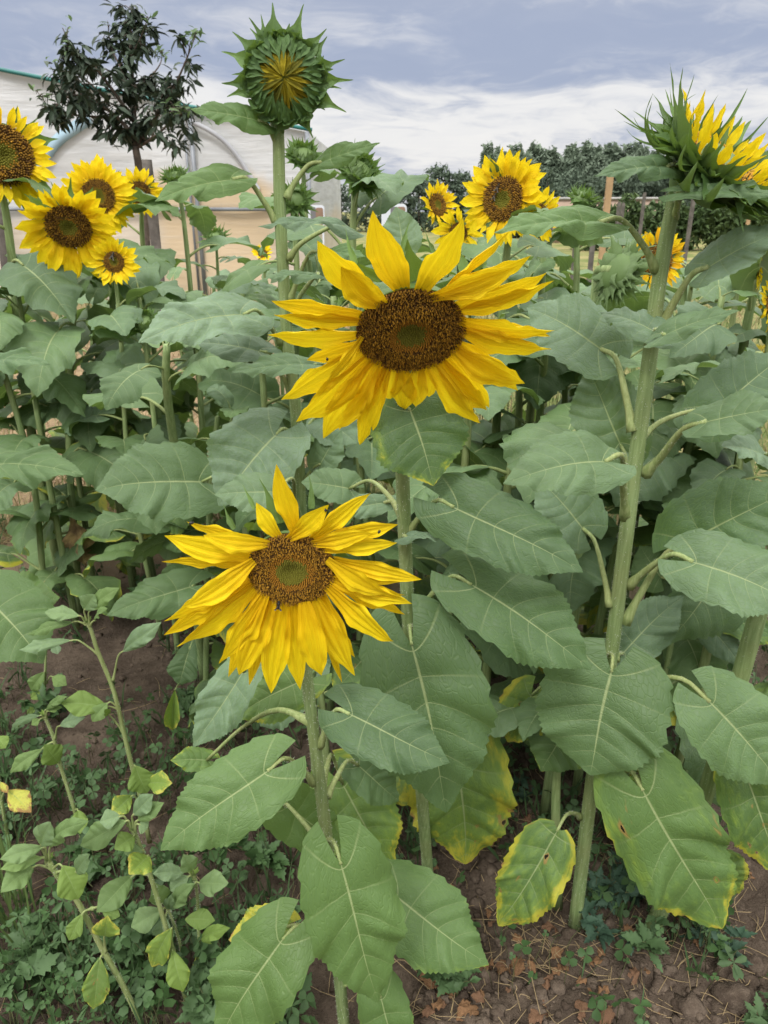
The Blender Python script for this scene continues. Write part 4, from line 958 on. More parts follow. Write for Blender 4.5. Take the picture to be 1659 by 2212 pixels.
while cnt < 4300:
    px, py = RNG.random() * 1900 - 120, 1130 + RNG.random() ** .9 * 1120
    g = PG(px, py)
    dd = dens(px, py)
    cl = .5 + fbm(np.array([g[0] + 30]), np.array([g[1] + 30]), 3.2, 3, 9)[0] * 1.3
    if RNG.random() > dd * np.clip(cl * 1.9 - .35, 0, 1): 
        cnt += .25; continue
    cnt += 1
    h = .02 + .075 * RNG.random() + .08 * RNG.random() ** 6; z0 = float(ground_h(g[0], g[1])); b = np.array([g[0], g[1], z0])
    t = b + np.array([RNG.normal() * .02, RNG.normal() * .02, h]); up = random.choice(W2)
    V, F, U = tube([b, (b + t) / 2 + RNG.normal(size=3) * .006, t], .0009, .0007, 4, 3); mb.add(V, F, 2)
    L = .008 + .020 * RNG.random() ** 1.4; a0 = RNG.random() * 6.28
    e1 = unit(np.cross(up, [0.3, 1, .2])); e2 = np.cross(up, e1)
    wd = RNG.random() < .22
    for q in range(5 if wd else 3):
        a = a0 + q * 2.094 * (1 if not wd else .7); V, F = leaflet(t, e1 * math.cos(a) + e2 * math.sin(a) - up * .15, up, L * (1.25 if wd else 1), L * (.5 if wd else .95)); mb.add(V, F, 1 if wd else 0)
    if RNG.random() < .22:
        for q in range(3):
            tt = b + np.array([RNG.normal() * .03, RNG.normal() * .03, .05 + .09 * RNG.random()]); L2, F2_ = frame(b, tt, [RNG.normal(), -1, 0]); V, F, UV = blade_local(.05, 'lance', 6, 3, 0, 0, .8 * RNG.random(), .2, 0, 0, 0, 0, seed=q); mb.add(b + (V * L2) @ F2_, F, 1)
o = mb.build('clover', [M['clover'], M['weed'], M['weedstem']]); tag(o, 'low clover and small weeds covering the soil', 'clover', kind='stuff')

# dry stalks lying on the soil
mb = MB()
for i in range(560):
    px, py = RNG.random() * 1700 - 20, 1350 + RNG.random() * 880
    if i < 260: px, py = 900 + RNG.random() * 760, 1750 + RNG.random() * 480
    g = PG(px, py); a = RNG.random() * 6.28; L = .02 + .07 * RNG.random() ** 2; d = np.array([math.cos(a), math.sin(a), 0])
    z = float(ground_h(g[0], g[1])); p0 = np.array([g[0], g[1], z + .004]); 
    V, F, U = tube([p0 - d * L, p0 + RNG.normal(size=3) * [.012, .012, .004] + [0, 0, .006], p0 + d * L + [0, 0, .006 * RNG.random()]], .0009, .0006, 6, 4); mb.add(V, F)
o = mb.build('dry_stalks', M['straw']); tag(o, 'thin dry stalks lying on the soil', 'straw', kind='stuff')

# dry leaves, one by one
DL = []
for i in range(6):
    V, F, UV = blade_local(.6, 'heart' if i % 2 else 'lance', 14, 9, .1, .3, 1.2 + .8 * RNG.random(), .4, .2, .16, .05, .05, seed=300 + i, twist=.8 * RNG.normal()); DL.append(make_mesh('dry_leaf', V, F, UV))
for i, me in enumerate(DL): me.materials.append(M['dry_red'] if i % 3 == 0 else M['dry'])
SPOTS = [(1030,2035,'pinkish dry leaf right of the lower right leaf tip',.05),(1090,2075,'tan crumpled leaf below the yellow edged leaf',.045),(1100,2110,'crumpled dry leaf stem in the middle of the litter',.05),(1125,2085,'rust red scrap of leaf',.02),(1270,2150,'tan curled leaf below the weed',.04),(1290,2180,'pale curled leaf at the bottom right',.04),(1325,2195,'pinkish dry leaf at the bottom right',.045),(1030,2185,'orange brown leaf at the bottom edge',.05),(960,2130,'dry leaf right of the bottom stem',.04),(1180,2200,'dry leaf at the very bottom, middle right',.045),(1060,1830,'dry leaf beside the yellow margined leaf',.04),(1110,1870,'brown leaf under the yellow edged leaf',.03)]
SPOTS += [(float(860 + RNG.random() * 560), float(2040 + RNG.random() * 170), None, .018 + .022 * RNG.random()) for _ in range(40)] + [(float(900 + RNG.random() * 750), float(1740 + RNG.random() * 300), None, .015 + .02 * RNG.random()) for _ in range(26)]
for i, (px, py, lb, L) in enumerate(SPOTS):
    g = PG(px, py); o = bpy.data.objects.new('dry_leaf', DL[i % 6]); COL.objects.link(o)
    o.location = (g[0], g[1], float(ground_h(g[0], g[1])) + .006); o.scale = (L, L, L * .9); o.rotation_euler = (RNG.normal() * .4, RNG.normal() * .4, RNG.random() * 6.28)
    tag(o, lb or 'small dry brown leaf scrap lying in the soil litter', 'dry leaf', 'dry leaves on the soil')

# bluish weed clump and other weeds at the bottom right
def weed(px, py, h, nst, label, mat, lw=.02, spread=.09, name='weed_plant', cat='weed'):
    g = PG(px, py); b = np.array([g[0], g[1], float(ground_h(g[0], g[1])) - .003]); root = thing(name, b, label, cat)
    ms, ml = MB(), MB()
    for i in range(nst):
        a = RNG.random() * 6.28; t = np.array([math.cos(a) * spread * RNG.random(), math.sin(a) * spread * RNG.random(), h * (.55 + .5 * RNG.random())])
        P = spline([np.zeros(3), t * .5 + [0, 0, .02], t], 10); V, F, U = tube(P, .0015, .0008, 8, 4); ms.add(V, F)
        for j in range(9):
            p = P[2 + int(RNG.random() * 7.9)]; aa = RNG.random() * 6.28; d = unit([math.cos(aa), math.sin(aa), .25 + .4 * RNG.normal()])
            L, Fm = frame(p, p + d * lw * (1.0 + RNG.random()), UP + RNG.normal(size=3) * .3)
            V, F, UV = blade_local(.5 + .2 * RNG.random(), 'lance', 11, 5, .0, .1, .7 * RNG.random(), .2, 0, .03, 0, .12, seed=int(RNG.integers(1e6)), teeth=5); ml.add(p + (V * L) @ Fm, F, 0, UV)
    ms.build('stem', M['weedstem'], root); ml.build('foliage', M[mat], root)
for a in [(1300, 1960, .11, 9, 'bluish grey weed at the foot of the tall right stem', 'blueweed', .022), (1370, 1935, .10, 8, 'bluish grey weed between the right stem bases', 'blueweed', .022), (1290, 2040, .06, 5, 'bluish weed in front of the tall stem base', 'blueweed', .02), (1410, 2090, .07, 4, 'pale leafed weed in the litter at the bottom right', 'weed', .026), (1560, 2040, .07, 4, 'thin weed near the large soil lump', 'blueweed', .022), (1510, 1990, .06, 4, 'weed below the yellow patched leaf', 'clover', .02), (985, 2150, .08, 5, 'green weed right of the bottom stem', 'weed', .026), (905, 2060, .06, 5, 'small weed behind the lower right leaf', 'clover', .02), (60, 2120, .10, 7, 'broad leafed weed at the left edge in the clover', 'weed', .034), (170, 1900, .09, 6, 'weed beside the leaning young stem', 'clover', .03), (560, 1900, .08, 5, 'weed in the dark gap left of the nearest stem', 'clover', .03), (450, 2180, .08, 6, 'weed at the bottom left of the lowest leaf', 'weed', .03), (420, 1540, .10, 6, 'weed on the soil under the rolled leaf', 'weed', .03), (130, 1560, .10, 6, 'weed behind the young plants at the left', 'clover', .032), (330, 1330, .12, 7, 'weed under the leaf held out left', 'clover', .036), (300, 2060, .08, 5, 'weed between the two leaning young stems', 'weed', .028), (1650, 2215, .07, 4, 'weed in the bottom right corner', 'weed', .03), (590, 2190, .07, 5, 'weed at the foot of the nearest sunflower', 'clover', .024), (1110, 1740, .08, 6, 'weed in front of the brown lower stem', 'blueweed', .02)]: weed(*a)

# grass blades: tuft at the left edge and the field behind
M['grass'] = simple('grass_blade', (.13, .20, .06), .6, .25, .4, 5, 0, trans=.2)
M['hay'] = simple('dry_grass', (.33, .26, .14), .8, .15, .35, 5, 0, trans=.15)
g = PG(35, 2010); root = thing('grass_tuft', (g[0], g[1], 0), 'tall green grass tuft at the left edge', 'grass'); ms = MB()
for i in range(26):
    b = np.array([RNG.normal() * .02, RNG.normal() * .03, 0]); t = b + np.array([RNG.normal() * .035, RNG.normal() * .035, .22 + .16 * RNG.random()])
    L, Fm = frame(b, t, [RNG.normal(), -1, 0]); V, F, UV = blade_local(.018, 'lance', 10, 3, 0, 0, .3 * RNG.normal(), .3, 0, 0, 0, 0, seed=i); ms.add(b + (V * L) @ Fm, F, 0, UV)
ms.build('blades', M['grass'], root)
ms = MB()
for i in range(24000):
    y = 3.2 + RNG.random() ** 1.6 * 15; x = (RNG.random() * 1.3 - .65) * y * 1.05 
    hay = RNG.random() < (.75 if x < -.2 * y * .3 else .45)
    h = (.05 + .16 * RNG.random() ** 1.5) * (1. + y * .03); a = RNG.random() * 6.28; w = .0018 + .0016 * RNG.random() + y * .0003
    d = np.array([math.cos(a) * w, math.sin(a) * w, 0]); t = np.array([RNG.normal() * .10, RNG.normal() * .08, h]); b = np.array([x, y, -.01])
    m_ = b + t * .55 + np.array([0, 0, h * .08])
    ms.add([b - d, b + d, m_ + d * .7, m_ - d * .7, b + t], [(0, 1, 2, 3), (3, 2, 4)], 1 if hay else 0)
o = ms.build('field_grass', [M['grass'], M['hay']]); tag(o, 'rough green and straw coloured grass behind the sunflowers', 'grass', kind='stuff')
# yellow flowering weeds between the stems
M['umbel'] = simple('yellow_umbel', (.42, .34, .04), .8, .15, .4, 20, 0, trans=.2)
ms = MB()
for i in range(2600):
    px, py, Y = 1040 + 270 * RNG.random(), 745 + 85 * RNG.random(), 2.9 + .9 * RNG.random()
    if RNG.random() < .3: px = 1580 + 80 * RNG.random()
    p = PY(px, py, Y); s = .006 + .006 * RNG.random(); q = RNG.normal(size=(3, 3)) * s; ms.add(p + q, [(0, 1, 2)], 0)
    if i % 25 == 0:
        V, F, U = tube([p, p * [1, 1, .5], p * [1, 1, 0]], .0015, .002, 4, 3); ms.add(V, F, 1)
o = ms.build('yellow_weeds', [M['umbel'], M['weedstem']]); tag(o, 'yellow flowering weeds showing between the right-hand stems', 'weeds', kind='stuff')
# ================================================================== GREENHOUSE
GY = 13.0
def gp(px, py, dy=0.): return PY(px, py, GY + dy)
TL, TR = gp(-120, 128), gp(668, 286)
slope = (TR[2] - TL[2]) / (TR[0] - TL[0])
def top_z(x): return TL[2] + slope * (x - TL[0])
k = NT('greenhouse_film'); tc = k.n('ShaderNodeTexCoord'); P = tc.outputs['Object']; sx = k.n('ShaderNodeSeparateXYZ'); k.put(sx.inputs[0], P)
mp = k.n('ShaderNodeMapping'); k.put(mp.inputs[0], P); mp.inputs['Scale'].default_value = (.45, .45, 2.2)
w1 = k.noise(mp.outputs[0], 2.2, 4, .6); w2 = k.noise(P, 1.1, 3); w3 = k.noise(P, 7, 3); mp2 = k.n('ShaderNodeMapping'); k.put(mp2.inputs[0], P); mp2.inputs['Scale'].default_value = (.6, .6, 6); w4 = k.noise(mp2.outputs[0], 1.6, 5, .6)
col = k.mix(k.step(w1, .35, .7), (.50, .51, .53), (.62, .63, .65))
low = k.step(k.math('MULTIPLY_ADD', w2, .7, sx.outputs[2]), 1.90, 1.55)
blot = k.math('MULTIPLY', k.step(k.math('MULTIPLY_ADD', w2, .9, sx.outputs[2]), 2.52, 2.2), k.math('MULTIPLY', k.step(sx.outputs[0], -3.0, -2.3), k.step(sx.outputs[0], -.3, -.8)))
tan = k.math('MAXIMUM', k.math('MULTIPLY', low, .42), k.math('MULTIPLY', blot, .7))
col = k.mix(tan, col, (.66, .45, .20)); col = k.mix(k.step(w4, .5, .75, 0, .22), col, (.50, .49, .47)); col = k.mix(k.step(w3, .6, .8, 0, .2), col, (.38, .36, .33))
nm = k.bump(k.math('ADD', w1, w4), .4, .04)
film = k.done(k.translucent(k.pbr(col, .35, .35, nm), (.75, .75, .74), .22))
M['gutter'] = simple('teal_gutter', (.02, .16, .15), .5, .4, .3, 2, .1)
M['steel'] = simple('galvanised_steel', (.22, .24, .27), .45, .5, .3, 5, .1)
M['greyband'] = simple('pale_grey_band', (.38, .39, .42), .6, .3, .2, 2, .1)
M['blueband'] = simple('pale_blue_band', (.33, .47, .56), .6, .3, .3, 2, .1)
gr = thing('greenhouse', (TR[0], GY, 0), 'white plastic film greenhouse with a teal roof edge behind the left sunflowers', 'greenhouse'); off = org(gr)
x0, x1 = TL[0] - 3, TR[0]
N_ = 40; V = []; F = []
for i in range(N_ + 1):
    x = x0 + (x1 - x0) * i / N_; zt = top_z(x)
    for j in range(15):
        z = zt * j / 14; V.append((x, GY + .025 * math.sin(x * 3.1 + z * 1.7) + .03 * math.sin(z * 4 + x), z))
F = [(i * 15 + j, (i + 1) * 15 + j, (i + 1) * 15 + j + 1, i * 15 + j + 1) for i in range(N_) for j in range(14)]
mb = MB(); mb.add(V, F); mb.build('film_wall', film, gr, off)
mb = MB(); zt = top_z(x1)
mb.add([(x1, GY, 0), (x1 + .1, GY + 7, 0), (x1 + .1, GY + 7, zt), (x1, GY, zt)], [(0, 1, 2, 3)]); mb.build('side_film', film, gr, off)
mb = MB(); mb.add([(x0, GY - .02, top_z(x0)), (x1, GY - .02, zt), (x1 + .1, GY + 7, zt), (x0, GY + 7, top_z(x0))], [(0, 1, 2, 3)]); mb.build('roof_film', film, gr, off)
mb = MB(); V, F, U = tube([(x0, GY - .05, top_z(x0) + .03), ((x0 + x1) / 2, GY - .05, top_z((x0 + x1) / 2) + .01), (x1 + .05, GY - .05, zt + .03)], .03, .03, 26, 8); mb.add(V, F); mb.build('gutter', M['gutter'], gr, off)
for px in (412, 663, -30, 398):
    p = gp(px, 280, -.07); zt_ = top_z(p[0]); mb = MB(); rr = .035 if px != 398 else .02
    V, F, U = tube([(p[0], GY - .07, 0), (p[0], GY - .07, zt_)], rr, rr, 2, 8, smooth=False); mb.add(V, F); mb.build('post', M['steel'], gr, off)
mb = MB(); p = gp(300, 452); V, F, U = tube([(x0, GY - .06, p[2]), (x1, GY - .06, p[2])], .03, .03, 2, 8, smooth=False); mb.add(V, F); mb.build('rail', M['steel'], gr, off)
arch = spline([gp(58, 430), gp(108, 328), gp(160, 280), gp(220, 250), gp(320, 232), gp(430, 270), gp(500, 320), gp(560, 410)], 40)
for sl, nm_ in ((slice(0, 16), 'blue_band'), (slice(22, 40), 'blue_band')):
    A_ = arch[sl]; V = []; 
    for i, p in enumerate(A_):
        t = unit(A_[min(i + 1, len(A_) - 1)] - A_[max(i - 1, 0)]); nrm = np.array([-t[2], 0, t[0]]) * (.085 if sl.start == 0 else .035)
        for s1 in (-1, 1):
            for dy in (-.055, -.035): V.append((p[0] + s1 * nrm[0], GY + dy - .02, p[2] + s1 * nrm[2]))
    F = []
    for i in range(len(A_) - 1):
        a = i * 4; b = a + 4
        F += [(a, a + 2, b + 2, b), (a + 1, b + 1, b + 3, a + 3), (a, b, b + 1, a + 1), (a + 2, a + 3, b + 3, b + 2)]
    mb = MB(); mb.add(V, F); mb.build(nm_, M['blueband'] if sl.start == 0 else M['greyband'], gr, off)

# ================================================================== PEACH TREE AND STAKES
TY = 9.0
tb = PY(322, 700, TY); tb[2] = 0
tree = thing('peach_tree', tb, 'young dark leaved fruit tree tied to a stake before the greenhouse', 'tree')
mb = MB()
BR = [([(332, 700), (318, 560), (308, 430), (300, 360), (292, 315)], .055, .038, 0), ([(292, 315), (290, 250), (285, 150), (282, 70), (284, 15)], .034, .006, 5.0), ([(292, 300), (255, 255), (212, 225), (160, 205), (118, 232)], .024, .005, 4.4), ([(290, 262), (240, 190), (200, 140), (165, 120), (135, 60)], .022, .004, 3.4),
      ([(295, 320), (335, 255), (372, 195), (398, 140), (425, 70)], .024, .004, 3.0), ([(296, 320), (340, 290), (378, 255), (408, 238)], .018, .004, 3.2), ([(288, 210), (262, 150), (240, 100), (232, 45)], .014, .003, 1.2), ([(250, 255), (180, 250), (120, 242), (80, 198)], .014, .003, 1.9),
      ([(287, 190), (320, 170), (345, 140), (352, 110)], .014, .003, 2.0), ([(230, 215), (180, 170), (140, 165), (118, 178)], .014, .003, 2.6), ([(330, 262), (345, 225), (355, 190), (372, 190)], .012, .003, 2.2), ([(284, 120), (300, 90), (312, 60), (318, 40)], .01, .003, 1.2), ([(292, 310), (300, 285), (312, 270), (330, 268)], .01, .003, 1.6)]
brs = []
for (P, r0, r1, dn) in BR:
    dy = RNG.normal() * .35 if dn else 0
    Q = [PY(x, y, TY + dy * i / len(P)) for i, (x, y) in enumerate(P)]
    if dn == 0: Q[0][2] = 0
    V, F, U = tube(Q, r0, r1, 16, 7); mb.add(V, F); brs.append((spline(Q, 80), dn))
mb.build('trunk', M['bark'], tree, tb)
mb = MB()
def tree_leaf(p, d, L, tip):
    s = unit(np.cross(d, UP + RNG.normal(size=3) * .5)); n = unit(np.cross(s, d)); w = L * .15
    m1, m2 = p + d * L * .35 + n * L * .02, p + d * L * .72 - n * L * .02
    e = p + d * L - n * L * .14
    mb.add([p, m1 + s * w + n * w * .4, m1, m1 - s * w + n * w * .4, m2 + s * w * .75 + n * w * .3, m2, m2 - s * w * .75 + n * w * .3, e], [(0, 2, 1), (0, 3, 2), (1, 2, 5, 4), (2, 3, 6, 5), (4, 5, 7), (5, 6, 7)], 1 if tip else 0)
for C, dn in brs:
    if not dn: continue
    for i in range(int(dn * 5.6)):
        f = .16 + .84 * RNG.random(); c0 = C[int(f * 79)]
        sp = (.15 * (1 - f) ** .5 + .03) * (.85 if dn > 2 else .35)
        tw = c0 + RNG.normal(size=3) * np.array([sp, sp * 1.2, sp * .85])
        V, F, U = tube([c0, (c0 + tw) / 2 + [0, 0, .03], tw], .006, .003, 5, 4); mb.add(V, F, 2)
        young = f > .84 and dn < 3.5
        for q in range(11 if not young else 7):
            p = tw + (tw - c0) * .25 * RNG.normal() + RNG.normal(size=3) * .025
            a = RNG.random() * 6.28
            d = unit([math.cos(a) * .8, math.sin(a) * .8, -.55 + .45 * RNG.normal() + (.7 if young else 0)])
            tree_leaf(p, d, (.12 + .07 * RNG.random()) * (.6 if young else 1), young and RNG.random() < .85)
crown = mb.build('crown', [M['peach'], M['peach_tip'], M['bark']], tree, tb)
def stake(px0, py0, px1, py1, Y, w, label, mat='stake', name='stake', cat='stake'):
    a = PY(px0, py0, Y); b = PY(px1, py1, Y); b[2] = -.02; rt = None
    mb = MB(); C = spline([b, (a + b) / 2 + [.006, 0, 0], a], 12); V, F, U = tube(C, w * .55, w * .5, 12, 9, rad=[w * .5, w * .54, w * .48, w * .52, w * .47], smooth=False); mb.add(V, F)
    o = mb.build(name, M[mat], None, b); o.location = tuple(float(c) for c in b)
    return tag(o, label, cat)
stake(317, 345, 352, 690, 8.7, .115, 'thick weathered wooden stake beside the fruit tree trunk')
stake(2, 430, 22, 700, 8.6, .14, 'weathered wooden stake at the far left edge')

# ================================================================== FAR TREES, FENCE, WALL, BOARDS
def far_material(name, c1, c2):
    k = NT(name); oi = k.n('ShaderNodeObjectInfo'); tc = k.n('ShaderNodeTexCoord'); n = k.noise(tc.outputs['Object'], .9, 3)
    col = k.mix(k.step(n, .35, .65), c1, c2); col = k.mix(k.math('MULTIPLY', oi.outputs['Random'], .5), col, c2)
    return k.done(k.translucent(k.pbr(col, .7, .2), col, .15))
M['far_dark'] = far_material('far_dark_foliage', (.068, .098, .070), (.095, .128, .088))  # both tree-line greens are lightened to stand in for distance haze
M['far_pale'] = far_material('far_pale_foliage', (.12, .165, .115), (.17, .215, .155))
M['hedge'] = far_material('hedge_foliage', (.055, .095, .035), (.09, .135, .05))
CROWNS = []
for v in range(6):
    rg = np.random.default_rng(50 + v); Vt, Ft = [], []
    pop = v >= 3; ncl = 46 if not pop else 100
    for c_ in range(ncl):
        z = rg.random() ** (.8 if not pop else 1.0); rad = (math.sin(math.pi * min(1, .12 + .86 * z)) ** .7) * (.5 if not pop else .40 * (1.15 - .75 * z)); a = rg.random() * 6.28; rr = rad * rg.random() ** .45
        cc = np.array([rr * math.cos(a), rr * math.sin(a), z]); cr = (.13 if not pop else .042) * (.6 + .7 * rg.random())
        for q in range(44):
            d = rg.normal(size=3); d /= np.linalg.norm(d); p = cc + d * cr * rg.random() ** .35 * (1, 1, .8 if not pop else 2.8)
            s = (.022 if not pop else .017) * (.6 + .8 * rg.random()); e = rg.normal(size=(3, 3)) * s
            kx = len(Vt); Vt += [p + e[0], p + e[1], p + e[2], p + e[0] + e[2] - e[1] * .5]; Ft += [(kx, kx + 1, kx + 2), (kx, kx + 2, kx + 3)]
    CROWNS.append(make_mesh('crown', Vt, Ft))
tmb = MB(); V, F, U = tube([(0, 0, -.05), (.01, 0, .5), (0, .01, .95)], .018, .004, 8, 6); tmb.add(V, F); TRUNK = make_mesh('trunk', np.concatenate(tmb.V), tmb.F)
def far_tree(px, pyt, Y, wpx, kind, mat, label, group, pyb=None):
    t = PY(px, pyt, Y); h = t[2] + .1; r = thing('tree', (t[0], Y, 0), label, 'tree', group)
    me = CROWNS[(RNG.integers(3)) + (3 if kind == 'poplar' else 0)]
    key = (me.name, mat)
    if key not in FARM: m2 = me.copy(); m2.materials.clear(); m2.materials.append(M[mat]); FARM[key] = m2
    c = bpy.data.objects.new('crown', FARM[key]); COL.objects.link(c); c.parent = r
    lowf = .02 if kind != 'poplar' else .06
    w = wpx * mpp(pyt, Y) * (1.0 if kind != 'poplar' else 2.1); c.scale = (w * (.8 + .5 * RNG.random()), w, h * (1 - lowf) * (.80 + .1 * RNG.random())); c.location = (0, 0, h * lowf); c.rotation_euler = (0, 0, RNG.random() * 6.28)
    tr = bpy.data.objects.new('trunk', TRUNK); COL.objects.link(tr); tr.parent = r; tr.scale = (h, h, h * .9)
    if not TRUNK.materials: TRUNK.materials.append(M['bark'])
FARM = {}
for (px, pt, w) in [(690, 402, 60), (735, 392, 75), (790, 402, 80), (838, 408, 60), (905, 372, 90), (950, 350, 110), (1000, 358, 100), (1055, 352, 90), (870, 404, 60)]:
    far_tree(px, pt, 46 + 3 * RNG.random(), w * 1.15, 'round', 'far_dark', 'dark rounded tree in the far tree line left of the poplars', 'dark far trees')
for (px, pt, w) in [(1052, 292, 52), (1085, 308, 60), (1120, 296, 55), (1150, 312, 50), (1178, 306, 50), (1205, 312, 48), (1235, 298, 52), (1262, 308, 50), (1290, 316, 46), (1320, 312, 50), (1345, 306, 44), (1372, 302, 50), (1400, 312, 50), (1430, 318, 50), (1065, 310, 50), (1108, 312, 50), (1165, 316, 50), (1192, 314, 48), (1220, 310, 48), (1248, 312, 48), (1278, 318, 50), (1305, 318, 48), (1333, 312, 48), (1360, 310, 50), (1386, 314, 50), (1415, 318, 50), (1455, 322, 50), (1640, 300, 60), (1690, 290, 60), (1600, 330, 60), (1560, 320, 60), (1500, 325, 60)]:
    far_tree(px + 8 * RNG.normal(), pt + 8 * RNG.normal(), 40 + 5 * RNG.random(), w * (1.1 + .7 * RNG.random()), 'poplar', 'far_pale', 'slender pale tree in the row of young trees on the right skyline', 'row of slender far trees')
for (px, pt, w) in [(1090, 385, 110), (1150, 375, 110), (1215, 380, 110), (1280, 378, 110), (1345, 380, 110), (1410, 385, 110), (1480, 380, 110), (1560, 375, 120), (1640, 372, 120), (1120, 362, 80), (1185, 350, 90), (1250, 358, 80), (1310, 352, 90), (1375, 360, 80), (1445, 356, 90)]:
    far_tree(px, pt, 37 + 2 * RNG.random(), w, 'round', 'far_dark', 'bushy dark tree standing in front of the slender tree row', 'bushy trees before the row')
mb = MB()
hd = thing('hedge', tuple(np.array([PY(1420, 440, 27)[0], 27, 0])), 'low green hedge behind the fence posts on the right', 'hedge'); off = org(hd)
for i in range(5200):
    px = 1255 + 420 * RNG.random(); p = PY(px, 436, 27); zt = 1.5 + .2 * math.sin(px * .07) + .12 * math.sin(px * .19)
    c = np.array([p[0], 27 + RNG.random() * 1.2, zt * RNG.random() ** .6]); q = RNG.normal(size=(4, 3)) * .075; mb.add(c + q, [(0, 1, 2), (0, 2, 3)])
mb.build('foliage', M['hedge'], hd, off)
mb = MB(); a, b = PY(1190, 431, 33), PY(1465, 431, 33)
V, F = box((a[0], 33, 0), (b[0], 33.3, a[2])); mb.add(V, F); V, F = box((a[0] - .1, 32.93, a[2]), (b[0] + .1, 33.37, a[2] + .09)); mb.add(V, F, 1)
M['wallm'] = simple('pinkish_wall', (.46, .34, .27), .9, .15, .25, 1.5, .3); M['cope'] = simple('wall_coping', (.44, .43, .42), .9, .15, .2, 3, .2)
o = mb.build('garden_wall', [M['wallm'], M['cope']]); tag(o, 'long low pinkish wall with a pale top behind the hedge', 'wall')
def post(px, pt, pb, Y, w, mat, label, group=None):
    t = PY(px, pt, Y); x = t[0]; mb = MB(); V, F = box((x - w / 2, Y - w / 2, -.02), (x + w / 2, Y + w / 2, t[2])); mb.add(np.array(V) + RNG.normal(size=(8, 3)) * .004, F)
    V, F = box((x - w * .4, Y - w * .4, t[2]), (x + w * .4, Y + w * .4, t[2] + .02)); mb.add(V, F)
    o = mb.build('fence_post', M[mat], None, (x, Y, 0)); o.location = (x, Y, 0); o.data.polygons.foreach_set('use_smooth', np.zeros(len(o.data.polygons), dtype=bool)); tag(o, label, 'post', group)
post(1319, 374, 505, 11.0, .075, 'new_wood', 'tall fresh timber post left of the tall right stem')
for (px, pt, Y, lb) in [(1338, 438, 15, 'grey fence post right of the tall timber post'), (1346, 440, 15.6, 'second grey post of the close pair beside the timber post'), (1393, 418, 16, 'tall thin grey post between the timber post and the tall right stem'), (1284, 492, 9.5, 'short grey post under the leaf left of the timber post'), (1190, 478, 10, 'short grey post right of the oval bloom'), (1247, 500, 10, 'stubby grey post beside the bud with upright bracts'), (1498, 432, 13, 'dark grey post right of the tall right stem')]:
    post(px, pt, 0, Y, .055, 'stake', lb)
post(1624, 434, 0, 24, .09, 'new_wood', 'low fresh timber post at the right edge')
M['board'] = simple('white_painted_board', (.62, .66, .72), .35, .5, .12, 2, .05); M['boarddark'] = simple('board_grey_patch', (.17, .17, .18), .6, .3, .3, 3, .1); M['boardbrown'] = simple('board_brown_patch', (.26, .17, .12), .7, .2, .3, 3, .1)
def board(pxl, pxr, pt, pb, Y, label):
    a, b = PY(pxl, pt, Y), PY(pxr, pb, Y); w, h = b[0] - a[0], a[2] - b[2]; cx = (a[0] + b[0]) / 2
    r = thing('sign_board', (cx, Y, 0), label, 'board'); off = org(r)
    def rr(x0, x1, z0, z1, rad, y0, y1):
        pts = []
        for (qx, qz, s0) in ((x1 - rad, z1 - rad, 0), (x0 + rad, z1 - rad, 90), (x0 + rad, z0 + rad, 180), (x1 - rad, z0 + rad, 270)):
            for q in range(5): an = R(s0 + q * 22.5); pts.append((qx + rad * math.cos(an), qz + rad * math.sin(an)))
        n = len(pts); V = [(x, y0, z) for x, z in pts] + [(x, y1, z) for x, z in pts]
        return V, [tuple(range(n)), tuple(reversed(range(n, 2 * n)))] + [(i, n + i, n + (i + 1) % n, (i + 1) % n) for i in range(n)]
    mb = MB(); V, F = rr(a[0], b[0], b[2], a[2], min(w, h) * .18, Y - .03, Y + .03); mb.add(V, F); o = mb.build('panel', M['board'], r, off, False)
    mb = MB(); V, F = rr(a[0] + w * .36, a[0] + w * .62, b[2] + h * .1, a[2] - h * .12, .02, Y - .034, Y - .026); mb.add(V, F); mb.build('patch', M['boarddark'], r, off, False)
    mb = MB(); V, F = rr(a[0] + w * .60, b[0] - w * .06, b[2] + h * .1, a[2] - h * .12, .02, Y - .037, Y - .028); mb.add(V, F); mb.build('patch', M['boardbrown'], r, off, False)
    mb = MB(); V, F = box((a[0] + w * .05, Y - .02, 0), (a[0] + w * .12, Y + .02, b[2])); mb.add(V, F); V, F = box((b[0] - w * .12, Y - .02, 0), (b[0] - w * .05, Y + .02, b[2])); mb.add(V, F); mb.build('legs' if False else 'leg_frame', M['board'], r, off, False)
board(824, 878, 440, 495, 8.5, 'white rounded board with grey and brown patches above the largest bloom')
board(654, 702, 443, 490, 8.8, 'white rounded board right of the greenhouse corner, half hidden by a bud')

